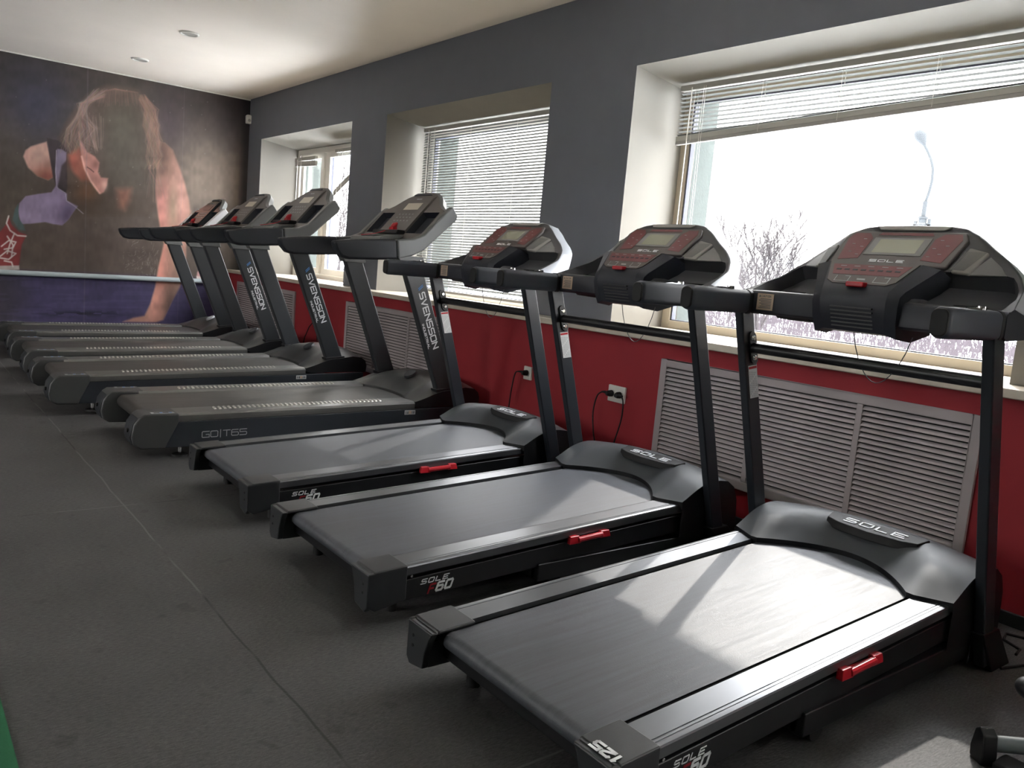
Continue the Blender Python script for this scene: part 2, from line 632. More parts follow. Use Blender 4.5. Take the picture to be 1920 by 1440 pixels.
# unseen openings added to the left wall so more daylight fills the room
FILL_WIN = [(2.6, 4.6), (6.2, 8.2)]
lw = MB().box((XL - 0.3, YB, 0), (XL, YM, 0.95)).box((XL - 0.3, YB, 2.55), (XL, YM, H))
ed = [YB] + [e for p_ in FILL_WIN for e in p_] + [YM]
for i in range(0, len(ed), 2):
    lw.box((XL - 0.3, ed[i], 0.95), (XL, ed[i + 1], 2.55))
struct(lw.build('wall_left', M['side_wall']))
for k_, (y0_, y1_) in enumerate(FILL_WIN):
    fr_ = MB()
    for a_, b_, c_, d_ in ((y0_, y0_ + .06, .95, 2.55), (y1_ - .06, y1_, .95, 2.55), (y0_ + .06, y1_ - .06, .95, 1.01), (y0_ + .06, y1_ - .06, 2.49, 2.55), ((y0_ + y1_) / 2 - .04, (y0_ + y1_) / 2 + .04, 1.01, 2.49)):
        fr_.box((XL - 0.2, a_, c_), (XL - 0.13, b_, d_))
    o_ = struct(fr_.build('window_%d' % (k_ + 5), M['pvc_white']))  # frame of an added, unseen fill-light window
    MB().box((XL - 0.17, y0_ + .06, 1.01), (XL - 0.165, y1_ - .06, 2.49)).build('window_pane', M['glass'], o_)
struct(MB().box((XL - 0.15, YB - 0.15, 0), (XO, YB, H)).build('wall_back', M['side_wall']))

# window wall: pillars, lintel (grey towards the room, plaster in the reveals)
wb = MB()
edges = [YB] + [e for y0, y1 in sorted(WIN) for e in (y0, y1)] + [YM + 0.15]


def wallbox(a, b):
    (x0, y0, z0), (x1, y1, z1) = a, b
    vs = [(x0, y0, z0), (x1, y0, z0), (x1, y1, z0), (x0, y1, z0), (x0, y0, z1), (x1, y0, z1), (x1, y1, z1), (x0, y1, z1)]
    o = len(wb.v)
    wb.v += [Vector(v) for v in vs]
    for f, mi in (((3, 2, 1, 0), 1), ((4, 5, 6, 7), 1), ((0, 1, 5, 4), 1), ((1, 2, 6, 5), 1), ((2, 3, 7, 6), 1), ((3, 0, 4, 7), 0)):
        wb.f.append(tuple(i + o for i in f))
        wb.m.append(mi)


for i in range(0, len(edges), 2):
    if edges[i] != -0.75:
        wallbox((XW, edges[i], 0.88), (XG + 0.09, edges[i + 1], ZT))
for y0, y1 in WIN:       # soffits slope down to the frames
    wb.add([(XW + 0.0, y0, ZT), (XG + 0.09, y0, ZT), (XG + 0.09, y0, ZT - 0.075), (XW, y1, ZT), (XG + 0.09, y1, ZT), (XG + 0.09, y1, ZT - 0.075)], [(0, 3, 5, 2), (0, 1, 4, 3), (1, 2, 5, 4), (0, 2, 1), (3, 4, 5)], 1)
wallbox((XW, YB, ZT), (XG + 0.09, YM + 0.15, H))
struct(wb.build('wall_right', [M['grey_wall'], M['reveal']]))
struct(MB().box((XW, -0.75, 0.88), (XG + 0.09, 1.37, ZT)).build('wall_pillar', M['reveal']))
fb = MB()
for i in range(0, len(edges), 2):
    fb.box((XG + 0.09, edges[i] - (0.03 if i else 0), 0.86), (XO, edges[i + 1] + 0.03, ZT - 0.03))
fb.box((XG + 0.09, YB, ZT - 0.03), (XO, YM + 0.15, H + 0.4))
fb.box((XG + 0.09, YB, -0.7), (XO, YM + 0.15, 0.86))
struct(fb.build('wall_outside', M['facade']))
struct(MB().box((XP, YB, 0.0), (XG + 0.09, YM, 0.878)).build('wall_lower_right', M['red_wall']))
sill = MB().box((XP - 0.022, YB, 0.879), (XG, YM - 0.001, ZS)).build('trim_1', M['sill'], bevel=0.006)
struct(sill)
sk = MB().box((XP - 0.014, YB, 0.0), (XP, YM, 0.055)).build('baseboard_right', M['skirting'], bevel=0.004)
struct(sk)
struct(MB().box((XL, YM - 0.008, H - 0.016), (XW, YM, H - 0.002)).build('trim_2', M['white_plastic']))

# ------------------------------------------------------------------ windows
def bar(mb, y0, y1, z0, z1, x0=XG, x1=XG + 0.07, mi=0):
    mb.box((x0, y0, z0), (x1, y1, z1), mi)


def window(n, y0, y1, mull=None, m='pvc'):
    z0, z1 = ZS, ZT - 0.066
    t = 0.065
    fr = MB()
    bar(fr, y0, y0 + t, z0, z1)
    bar(fr, y1 - t, y1, z0, z1)
    bar(fr, y0 + t, y1 - t, z0, z0 + 0.052)
    bar(fr, y0 + t, y1 - t, z1 - t, z1)
    fields = [(y0 + t, y1 - t)]
    if mull:
        bar(fr, mull - 0.05, mull + 0.05, z0 + 0.052, z1 - t)
        fields = [(y0 + t, mull - 0.05), (mull + 0.05, y1 - t)]
    o = fr.build('window_%d' % n, M[m], bevel=0.004)
    struct(o)
    for a, b in fields:
        sl = MB()
        q = 0.012
        za, zb = z0 + 0.052, z1 - t
        for bx in (((a, a + q, za, zb)), (b - q, b, za, zb), (a, b, za, za + q * .5), (a, b, zb - q, zb)):
            sl.box((XG + 0.012, bx[0], bx[2]), (XG + 0.05, bx[1], bx[3]))
        sl.build('window_seal', M['seal'], o)
        MB().box((XG + 0.028, a + 0.006, za + 0.003), (XG + 0.034, b - 0.006, zb - 0.006)).build('window_pane', M['glass'], o)
    return o


w1 = window(1, *WIN[0], mull=9.02, m='pvc_white')
w2 = window(2, *WIN[1], m='pvc_white')
w3 = window(3, *WIN[2])
fill_w4 = window(4, *WIN[3])  # out of view, added to let more daylight into the room
# open-sash upright of the far window
sa = MB()
for a, b, c, d in ((9.06, 9.13, .975, 2.365), (9.62, 9.70, .975, 2.365), (9.13, 9.62, .975, 1.04), (9.13, 9.62, 2.30, 2.365)):
    sa.box((XG - 0.03, a, c), (XG - 0.001, b, d))
sa.build('window_sash', M['pvc_white'], w1, bevel=0.004)
sa = MB()
for a, b, c, d in ((8.90, 8.97, .975, 2.365), (7.57, 7.64, .975, 2.365), (7.64, 8.90, .975, 1.04), (7.64, 8.90, 2.30, 2.365)):
    sa.box((XG - 0.03, a, c), (XG - 0.001, b, d))
sa.build('window_sash', M['pvc_white'], w1, bevel=0.004)

# portals guide the daylight through the window openings
for y0, y1 in WIN:
    ld = bpy.data.lights.new('daylight_portal', 'AREA')
    ld.shape = 'RECTANGLE'
    ld.size = y1 - y0
    ld.size_y = ZT - ZS
    ld.cycles.is_portal = True
    lo = bpy.data.objects.new('daylight_portal', ld)
    lo.location = (XG + 0.075, (y0 + y1) / 2, (ZT + ZS) / 2)
    lo.rotation_euler = Vector((1, 0, 0)).to_track_quat('Z', 'Y').to_euler()
    COL.objects.link(lo)
for y0, y1 in FILL_WIN:
    ld = bpy.data.lights.new('daylight_portal', 'AREA')
    ld.shape = 'RECTANGLE'
    ld.size = y1 - y0
    ld.size_y = 1.6
    ld.cycles.is_portal = True
    lo = bpy.data.objects.new('daylight_portal', ld)
    lo.location = (XL - 0.21, (y0 + y1) / 2, 1.75)
    lo.rotation_euler = Vector((-1, 0, 0)).to_track_quat('Z', 'Y').to_euler()
    COL.objects.link(lo)


# ------------------------------------------------------------------ venetian blinds
def blind(y0, y1, xb, ztop, zb0, zb1, ang, label, sp=0.0215, group='white venetian blinds', cords=(), slat_w=0.025, wand=True):
    root = empty('venetian_blind', (xb, (y0 + y1) / 2, ztop))
    tag(root, label, 'blind', group)
    cx, cy, cz = root.location
    L = lambda x, y, z: (x - cx, y - cy, z - cz)
    MB().box(L(xb - 0.018, y0, ztop - 0.034), L(xb + 0.018, y1, ztop)).build('headrail', M['blind_rail'], root, bevel=0.003)
    N = int((ztop - 0.05 - min(zb0, zb1)) / sp)
    N = max(N, 14)
    sl = MB()
    ny = 9
    bundle = 0
    nsl = int((ztop - 0.045 - 0.95) / sp)      # every slat of a full-length blind
    for i in range(nsl):
        rows = []
        for j in range(ny):
            y = y0 + (y1 - y0) * j / (ny - 1)
            zb = zb0 + (zb1 - zb0) * j / (ny - 1)
            zr = ztop - 0.05 - i * sp
            zz = max(zr, zb + 0.012 + (nsl - 1 - i) * 0.00075)
            loose = zr > zb + 0.03
            if j == 0:
                keep = zr > min(zb0, zb1) + 0.008
            a = R(ang) if loose else R(4)
            prof = []
            for k in range(4):
                t = (k / 3 - 0.5) * slat_w
                crown = 0.0022 * (1 - (2 * k / 3 - 1) ** 2)
                prof.append(L(xb + t * math.cos(a), y, zz + t * math.sin(a) + crown))
            rows.append(prof)
        if keep:
            sl.grid(rows)
    sl.build('slats', M['blind'], root, smooth=60)
    if max(zb0, zb1) > 1.2:      # gathered slats resting on the bottom rail
        vs = []
        hs = (nsl - (ztop - max(zb0, zb1)) / sp) * 0.00065
        for y, zb in ((y0, zb0), (y1, zb1)):
            vs += [L(xb - 0.0135, y, zb + 0.010), L(xb + 0.0135, y, zb + 0.010), L(xb + 0.0135, y, zb + 0.010 + hs), L(xb - 0.0135, y, zb + 0.010 + hs)]
        MB().hexa(vs).build('gathered_slats', M['blind_rail'], root, bevel=0.002)
    br = MB()
    vs = []
    for y, zb in ((y0, zb0), (y1, zb1)):
        vs += [L(xb - 0.014, y, zb - 0.012), L(xb + 0.014, y, zb - 0.012), L(xb + 0.014, y, zb + 0.010), L(xb - 0.014, y, zb + 0.010)]
    br.hexa(vs)
    br.build('bottom_rail', M['blind_bundle'], root, bevel=0.003)
    n = max(2, int((y1 - y0) / 0.55) + 1)
    for k in range(n):
        y = y0 + 0.12 + (y1 - y0 - 0.24) * k / (n - 1)
        zb = zb0 + (zb1 - zb0) * (y - y0) / (y1 - y0)
        c = MB()
        for dx in (-0.0145, 0.0145):
            c.tube([L(xb + dx, y, ztop - 0.03), L(xb + dx, y, zb)], 0.0011, 5)
        c.build('ladder_cord', M['white_plastic'], root)
    if wand:
        MB().tube([L(xb - 0.025, y1 - 0.10, ztop - 0.02), L(xb - 0.027, y1 - 0.10, 1.35)], 0.0035, 8).build('tilt_wand', M['white_plastic'], root)
    c = MB()
    for dy in (0.19, 0.205):
        c.tube([L(xb - 0.022, y1 - dy, ztop - 0.02), L(xb - 0.024, y1 - dy - 0.01, 1.25)], 0.0015, 5)
    c.build('pull_cord', M['white_plastic'], root)
    return root


blind(1.42, 3.63, 4.02, 2.435, 2.175, 2.088, -14, 'half-raised white venetian blind with slanting bottom rail above the nearest window', sp=0.0255)
blind(4.56, 6.74, 4.05, 2.43, 0.965, 0.965, 46, 'fully lowered white venetian blind covering the middle window', sp=0.0235)
blind(9.14, 9.72, 4.06, 2.32, 2.22, 2.235, 10, 'narrow raised white venetian blind on left sash of the far window')
blind(7.62, 8.62, 4.06, 2.36, 2.30, 1.86, 12, 'crooked white venetian blind slanting on right sash of the far window')


# ------------------------------------------------------------------ radiator grilles
def grille(y0, y1, n, label, cols):
    z0, z1 = 0.20, 0.792
    root = empty('radiator_grille', (XP - 0.012, (y0 + y1) / 2, z0))
    tag(root, label, 'radiator grille', 'louvred radiator grilles under the windows')
    yc = (y0 + y1) / 2
    h = z1 - z0
    fr = MB()
    t = 0.042
    a, b = y0 - yc, y1 - yc
    fr.box((-0.008, a, 0), (0.012, a + t, h)).box((-0.008, b - t, 0), (0.012, b, h)).box((-0.008, a + t, 0), (0.012, b - t, t)).box((-0.008, a + t, h - t), (0.012, b - t, h))
    ys = [a + t] + [c - yc for c in cols] + [b - t]
    for c in cols:
        fr.box((-0.007, c - yc - 0.015, t), (0.012, c - yc + 0.015, h - t))
    fr.build('grille_frame', M['grille'], root, bevel=0.003)
    MB().box((0.008, a + t, t), (0.0115, b - t, h - t)).build('backing', M['grille_dark'], root)
    for i in range(len(ys) - 1):
        p0 = ys[i] + (0.015 if i else 0)
        p1 = ys[i + 1] - (0.015 if i < len(ys) - 2 else 0)
        lv = MB()
        k = 21
        for j in range(k):
            zc = t + (h - 2 * t) * (j + 0.5) / k
            lv.prism([(-0.0065, zc - 0.010), (-0.005, zc - 0.0105), (0.007, zc + 0.0055), (0.0055, zc + 0.0065)], p0, p1)
        lv.build('louvres', M['grille'], root)


grille(1.36, 3.07, 3, 'large louvred grey radiator grille beneath the nearest window', (1.88, 2.44))
grille(5.27, 6.99, 3, 'louvred grey radiator grille under the window with lowered blind', (5.84, 6.41))
grille(8.18, 9.92, 3, 'louvred grey radiator grille beneath the far window near the mural', (8.76, 9.34))

# ------------------------------------------------------------------ wall bits
pp = MB().tube([(-2.6, YM - 0.045, 0.66), (3.24, YM - 0.045, 0.755)], 0.028, 16).build('water_pipe', M['pipe'], smooth=40)
tag(pp, 'pale painted horizontal pipe running along the mural wall', 'pipe')
pb = MB()
for x in (-2.2, -0.6, 1.0, 2.6):
    z = 0.66 + (x + 2.6) / 5.84 * 0.095
    pb.box((x - 0.012, YM - 0.045, z - 0.006), (x + 0.012, YM - 0.002, z + 0.006))
pb.build('pipe_clip', M['pipe'], pp)

sroot = empty('motion_sensor', (3.655, YM - 0.03, 2.755))
tag(sroot, 'small white motion sensor high in the corner beside the mural', 'motion sensor')
q = MB()
q.prism([(-0.03, -0.05), (0.03, -0.05), (0.033, 0.04), (0.02, 0.055), (-0.02, 0.055), (-0.033, 0.04)], -0.025, 0.028)
q.build('sensor_body', M['white_plastic'], sroot, bevel=0.008, seg=3)
MB().tube([(0, -0.032, -0.012), (0, -0.024, -0.012)], 0.018, 16).build('sensor_lens', M['blind_rail'], sroot, smooth=40)

for k, (x, y) in enumerate(((2.197, 7.72), (2.17, 9.29))):
    root = empty('ceiling_light', (x, y, H))
    tag(root, ('round recessed ceiling light nearer the camera of the two', 'round recessed ceiling light nearer the mural wall')[k], 'ceiling light', 'round recessed ceiling lights')
    ring = []
    for i in range(33):
        a = 2 * math.pi * i / 32
        ring.append([(r * math.cos(a), r * math.sin(a), z) for r, z in ((0.085, 0.0), (0.082, -0.010), (0.072, -0.014), (0.062, -0.008), (0.060, -0.001))])
    MB().grid(ring).build('light_ring', M['white_plastic'], root, smooth=60)
    MB().tube([(0, 0, -0.001), (0, 0, -0.006)], 0.061, 24).build('diffuser', M['blind_rail'], root, smooth=40)


def outlet(y0, y1, z0, z1, label, plugs):
    root = empty('wall_outlet', (XP, (y0 + y1) / 2, (z0 + z1) / 2))
    tag(root, label, 'wall outlet')
    hw, hh = (y1 - y0) / 2, (z1 - z0) / 2
    MB().box((-0.014, -hw, -hh), (0, hw, hh)).build('cover_plate', M['outlet'], root, bevel=0.004)
    for py in plugs:
        MB().tube([(-0.0145, py, 0), (-0.0175, py, 0)], 0.024, 20).build('socket', M['outlet'], root, smooth=40)
    return root


def power_cord(label, pts, plug, d):
    root = empty('power_cord', plug)
    tag(root, label, 'power cord')
    P0 = Vector(plug)
    loc = [Vector(p) - P0 for p in pts]
    # smooth the path
    sm = []
    for i in range(len(loc) - 1):
        p0 = loc[max(i - 1, 0)]; p1 = loc[i]; p2 = loc[i + 1]; p3 = loc[min(i + 2, len(loc) - 1)]
        for k in range(8):
            t = k / 8
            sm.append(0.5 * ((2 * p1) + (-p0 + p2) * t + (2 * p0 - 5 * p1 + 4 * p2 - p3) * t * t + (-p0 + 3 * p1 - 3 * p2 + p3) * t ** 3))
    sm.append(loc[-1])
    MB().tube(sm, 0.0042, 8).build('cable', M['black_rubber'], root, smooth=60)
    MB().tube([(0.0, 0, 0), (-0.02, 0, 0), (-0.038, d * 0.004, 0)], [0.02, 0.019, 0.013], 16).build('plug', M['black_rubber'], root, smooth=50)
    MB().tube([(-0.024, d * 0.005, 0), (-0.028, d * 0.03, 0.004), (-0.03, d * 0.052, 0.002)], [0.011, 0.008, 0.005], 10).build('strain_relief', M['black_rubber'], root, smooth=50)


outlet(3.325, 3.465, 0.483, 0.582, 'double white wall outlet with two black plugs left of nearest grille', (0.034, -0.034))
xo = XP - 0.018
power_cord('black power cord looping left from the double outlet', [(xo - .03, 3.48, .535), (xo - .03, 3.52, .50), (xo - .035, 3.535, .40), (xo - .04, 3.51, .28), (xo - .05, 3.46, .15), (xo - .12, 3.44, .01)], (xo, 3.430, .532), 1)
power_cord('black power cord looping right from the double outlet', [(xo - .03, 3.318, .533), (xo - .03, 3.30, .50), (xo - .035, 3.295, .40), (xo - .04, 3.33, .25), (xo - .05, 3.35, .12), (xo - .12, 3.36, .01)], (xo, 3.362, .532), -1)
outlet(4.205, 4.285, 0.485, 0.575, 'single white wall outlet behind an upright on the red wall', (0.0,))
power_cord('black power cord hanging from the single white outlet', [(xo - .03, 4.30, .535), (xo - .03, 4.335, .51), (xo - .035, 4.355, .38), (xo - .04, 4.37, .2), (xo - .1, 4.38, .01)], (xo, 4.245, .532), 1)
cc = MB().tube([(3.44, 7.86, 0.2), (3.45, 7.82, 0.36), (3.455, 7.74, 0.47), (3.457, 7.66, 0.525), (3.457, 7.6, 0.515), (3.455, 7.56, 0.45), (3.45, 7.52, 0.34), (3.44, 7.49, 0.2), (3.43, 7.48, 0.005)], 0.005, 8).build('cable', M['black_rubber'], smooth=60)
tag(cc, 'looped black cable standing against the red wall between grilles', 'cable')
cc = MB().tube([(3.2, 1.02, 0.005), (3.26, 1.03, 0.006), (3.30, 1.10, 0.006), (3.37, 1.12, 0.006), (3.40, 1.05, 0.006), (3.34, 0.97, 0.006), (3.24, 0.9, 0.006), (3.2, 0.7, 0.006)], 0.005, 8).build('floor_cable', M['black_rubber'], smooth=60)
tag(cc, 'black cable coiled on the floor right of the nearest treadmill', 'cable')
cc = MB().tube([(3.02, 1.0, 0.006), (3.12, 0.97, 0.006), (3.2, 0.9, 0.006), (3.22, 0.6, 0.006), (3.3, 0.2, 0.006)], 0.005, 8).build('floor_cable', M['black_rubber'], smooth=60)
tag(cc, 'black cable running along the floor from the nearest treadmill foot', 'cable')

# ================================================================== MURAL (printed picture on the far wall)
def P1(a, b):
    return (a / 3.4286, 60 + b / 3.4286)


def P2(a, b):
    return (a / 3.692, 340 + b / 3.692)


def mural():
    xs = np.concatenate([np.linspace(XL, 0.95, 60), np.linspace(0.955, XW, 430)])
    zs = np.linspace(0, H, 430)
    X, Z = np.meshgrid(xs, zs)
    d = np.stack([X, np.full_like(X, YM), Z - CAM_H], -1)
    f = np.array(_F); r = np.array(CR); u = np.array(CU)
    dz = d @ f
    U = 960 + F_PX * (d @ r) / dz
    V = 720 - F_PX * (d @ u) / dz
    rng = np.random.RandomState(5)

    def vnoise(sx, sy, seed):
        rg = np.random.RandomState(seed)
        g = rg.rand(64, 64)
        a = (U / sx) % 63
        b = (V / sy) % 63
        i = a.astype(int); j = b.astype(int)
        fa = a - i; fb_ = b - j
        fa = fa * fa * (3 - 2 * fa); fb_ = fb_ * fb_ * (3 - 2 * fb_)
        return (g[i, j] * (1 - fa) + g[(i + 1) % 64, j] * fa) * (1 - fb_) + (g[i, (j + 1) % 64] * (1 - fa) + g[(i + 1) % 64, (j + 1) % 64] * fa) * fb_

    C = np.zeros(X.shape + (3,))

    def blend(mask, col):
        C[:] = C * (1 - mask[..., None]) + np.array(col, float) * mask[..., None]

    def gauss(c, rx, ry, p=1.0):
        return np.exp(-(((U - c[0]) / rx) ** 2 + ((V - c[1]) / ry) ** 2)) * p

    def poly(pts, soft=1.5):
        P = np.array(pts, float)
        inside = np.zeros(X.shape, bool)
        dist = np.full(X.shape, 1e9)
        n = len(P)
        for i in range(n):
            x0, y0 = P[i]; x1, y1 = P[(i + 1) % n]
            if y0 != y1:
                c = ((y0 > V) != (y1 > V)) & (U < (x1 - x0) * (V - y0) / (y1 - y0) + x0)
                inside ^= c
            dx, dy = x1 - x0, y1 - y0
            t = np.clip(((U - x0) * dx + (V - y0) * dy) / (dx * dx + dy * dy + 1e-9), 0, 1)
            dist = np.minimum(dist, np.hypot(U - x0 - t * dx, V - y0 - t * dy))
        sd_ = np.where(inside, dist, -dist)
        return np.clip(0.5 + sd_ / (2 * soft), 0, 1)

    def line(pts, w_, soft=0.7):
        dist = np.full(X.shape, 1e9)
        for (x0, y0), (x1, y1) in zip(pts, pts[1:]):
            dx, dy = x1 - x0, y1 - y0
            t = np.clip(((U - x0) * dx + (V - y0) * dy) / (dx * dx + dy * dy + 1e-9), 0, 1)
            dist = np.minimum(dist, np.hypot(U - x0 - t * dx, V - y0 - t * dy))
        return np.clip((w_ / 2 + soft - dist) / (2 * soft), 0, 1)

    # backdrop
    C[:] = (60, 54, 52)
    blend(np.clip((V - 150) / 250, 0, 1) * 0.8, (96, 84, 76))
    blend(gauss(P1(230, 470), 60, 75, 0.8), (58, 58, 78))
    blend(gauss(P1(60, 250), 80, 40, 0.4), (52, 48, 54))
    blend(gauss(P1(1080, 600), 35, 60, 0.6), (66, 54, 62))
    blend(gauss(P1(1350, 950), 75, 75, 0.95), (132, 116, 102))
    blend(gauss(P1(60, 850), 60, 80, 0.5), (84, 76, 68))
    blend(gauss((470, 190), 60, 70, 0.8), (40, 31, 39))
    blend(gauss(P1(900, 250), 120, 22, 0.5), (70, 58, 56))
    right = np.clip((U - (452 - (V - 184) * 0.04)) / 12, 0, 1)
    blend(right * 0.7, (26, 22, 26))
    blend((V > 400) * gauss((180, 470), 160, 60, 0.55), (84, 72, 70))
    # studio floor below the horizon of the picture
    bot = np.clip((V - (500 + 0.045 * U)) / 14, 0, 1)
    blend(bot, (66, 60, 92))
    blend(bot * np.clip((70 - U) / 60, 0, 1) * .8, (58, 54, 62))
    blend(bot * (vnoise(60, 4, 3) > 0.55) * 0.25, (84, 80, 116))
    blend(bot * gauss((150, 588), 70, 5, 0.8) * (vnoise(14, 3, 8) > 0.45), (26, 24, 36))
    blend(bot * gauss((370, 590), 60, 40, 0.5), (44, 38, 62))
    # hair and face mass
    hair = [P1(*p) for p in ((690, 345), (780, 355), (870, 375), (945, 430), (990, 510), (1020, 600), (1045, 690), (1110, 760), (1150, 900), (1060, 960), (1010, 1040), (1010, 1120), (960, 1180), (560, 1180), (440, 1090), (420, 990), (430, 800), (380, 760), (380, 680), (420, 590), (480, 500), (560, 410), (620, 365))]
    blend(poly(hair, 5), (80, 68, 60))
    blend(poly(hair, 6) * gauss(P1(540, 600), 26, 60, .45), (108, 84, 78))
    blend(poly(hair, 6) * gauss(P1(990, 640), 14, 75, .4), (112, 84, 70))
    blend(poly(hair, 6) * gauss(P1(760, 375), 50, 9, .45), (112, 84, 76))
    # far shoulder and arm
    sh = [P1(*p) for p in ((150, 800), (165, 760), (200, 735), (300, 705), (325, 820), (345, 930), (310, 952), (240, 925), (180, 870))]
    blend(poly(sh, 1.8), (182, 142, 130))
    blend(poly(sh, 1.8) * gauss(P1(170, 800), 14, 30, .5), (196, 150, 142))
    blend(poly(sh, 1.8) * gauss(P1(250, 800), 16, 26, .6), (176, 148, 136))
    blend(poly(sh, 1.2) * gauss(P1(300, 930), 26, 20, 0.9), (120, 66, 56))
    # supporting arm
    arm = [P1(*p) for p in ((1010, 700), (1060, 715), (1110, 760), (1150, 860), (1185, 960), (1215, 1080), (1228, 1180))] + \
          [P2(*p) for p in ((1320, 200), (1305, 300), (1290, 400), (1290, 520), (1275, 640), (1240, 740), (1190, 830), (1130, 960), (1080, 975), (960, 975), (850, 972), (920, 945), (1000, 930), (1040, 850), (1075, 730), (1095, 600), (1120, 500), (1135, 430), (1110, 330), (1090, 200), (1080, 100))] + [P1(*p) for p in ((1000, 1000), (1010, 900))]
    blend(poly(arm, 2.2), (170, 128, 114))
    am = poly(arm, 1.5)
    blend(am * gauss(P1(1040, 1100), 14, 60, 0.8), (206, 134, 126))
    blend(am * gauss(P2(1110, 620), 12, 70, 0.8), (206, 138, 126))
    blend(am * gauss(P2(1060, 850), 10, 40, 0.7), (214, 150, 136))
    blend(am * gauss(P1(1170, 1130), 10, 60, 0.45), (206, 150, 140))
    blend(am * gauss(P1(1110, 1130), 9, 40, 0.55), (140, 128, 106))
    blend(am * gauss(P2(1180, 880), 14, 50, 0.85), (84, 66, 60))
    blend(am * gauss(P2(1230, 650), 9, 50, 0.6), (128, 106, 92))
    blend(am * gauss(P1(1040, 800), 24, 60, 0.85), (86, 66, 56))
    # vest
    blend(poly([P1(*p) for p in ((300, 680), (380, 700), (430, 760), (430, 1000), (420, 1080), (370, 1020), (340, 930))], 1.2), (56, 46, 50))
    blend(poly([P1(*p) for p in ((368, 752), (400, 755), (428, 775), (425, 830), (400, 900), (372, 1000), (358, 1000), (356, 880))], 1.2), (118, 108, 128))
    blend(poly([P1(*p) for p in ((395, 860), (425, 830), (432, 1010), (372, 1000))], 2), (66, 56, 60))
    # chest and blurred warm light
    blend(poly([P1(*p) for p in ((440, 790), (510, 740), (535, 800), (560, 900), (590, 960), (520, 955), (470, 900))], 4), (142, 84, 70))
    blend(gauss(P1(560, 1040), 24, 30, 0.6), (112, 70, 44))
    blend(gauss(P1(470, 830), 10, 14, 0.6), (170, 90, 74))
    # head in deep shade
    blend(gauss(P1(790, 640), 44, 92, 0.95), (82, 76, 66))
    blend(gauss(P1(830, 900), 40, 50, 0.8), (80, 73, 64))
    blend(gauss(P1(620, 1130), 70, 20, 0.6), (72, 62, 54))
    # lit edge of the face, nose, knuckles
    face = [P1(*p) for p in ((505, 640), (520, 700), (560, 770), (610, 800), (640, 840), (630, 900), (650, 935), (695, 940), (688, 985), (668, 1030), (645, 1043), (615, 1010), (570, 940), (540, 860), (520, 780))]
    blend(poly(face, 1.6), (176, 126, 116))
    blend(gauss(P1(612, 850), 7, 8, 0.6), (120, 76, 72))
    blend(line([P1(*p) for p in ((560, 868), (585, 885), (602, 900))], 1.4), (70, 44, 44))
    blend(line([P1(*p) for p in ((525, 800), (545, 880), (585, 960), (640, 1035))], 3, 1.5), (216, 168, 158))
    blend(gauss(P1(672, 985), 5, 9, 0.9), (226, 180, 172))
    blend(poly([P1(*p) for p in ((745, 1010), (845, 1005), (835, 1080), (800, 1145), (765, 1125), (755, 1060))], 7) * .85, (140, 96, 82))
    # leg and sock
    leg = [P1(*p) for p in ((115, 1150), (125, 1100), (165, 1055), (250, 1040), (330, 1030), (362, 985), (380, 1010), (430, 1040), (430, 1085), (500, 1120), (470, 1160), (440, 1205), (400, 1243), (340, 1235), (290, 1222), (200, 1232), (135, 1235))]
    lm = poly(leg, 1.2)
    blend(lm, (142, 128, 158))
    blend(lm * gauss(P1(200, 1160), 22, 22, 0.5), (156, 142, 170))
    blend(lm * gauss(P1(440, 1180), 18, 30, 0.9), (92, 78, 108))
    blend(line([P1(*p) for p in ((362, 760), (358, 900), (366, 1000), (420, 1035), (428, 1085), (480, 1120), (535, 1168))], 1.0, 0.6), (176, 168, 186))
    blend(poly([P1(*p) for p in ((95, 1140), (118, 1100), (120, 1200), (150, 1240), (165, 1280), (120, 1270), (80, 1210))], 1.2), (76, 94, 96))
    # shoe
    shoe = [P2(*p) for p in ((-60, 360), (0, 350), (40, 300), (60, 240), (80, 300), (130, 350), (185, 370), (150, 440), (140, 520), (130, 590), (-60, 592))]
    blend(poly(shoe, 1.2), (128, 52, 54))
    blend(poly([P2(*p) for p in ((-60, 585), (132, 582), (135, 612), (-60, 620))], 1.0), (176, 168, 166))
    for pl in (((60, 240), (45, 290), (70, 340), (120, 375), (180, 380)), ((10, 450), (60, 410), (110, 420), (90, 460), (30, 470)), ((0, 520), (50, 480), (110, 500), (60, 540), (0, 530)), ((50, 380), (90, 440), (80, 520)), ((30, 550), (80, 560), (90, 590)), ((100, 360), (70, 430), (50, 500))):
        blend(line([P2(*p) for p in pl], 2.6, 0.9), (206, 200, 198))
    blend(poly([P2(*p) for p in ((1365, 630), (1395, 585), (1415, 640), (1420, 685), (1360, 668))], 1), (196, 150, 148))
    blend(poly([P2(*p) for p in ((1360, 655), (1420, 665), (1422, 690), (1362, 684))], 1), (206, 196, 192))
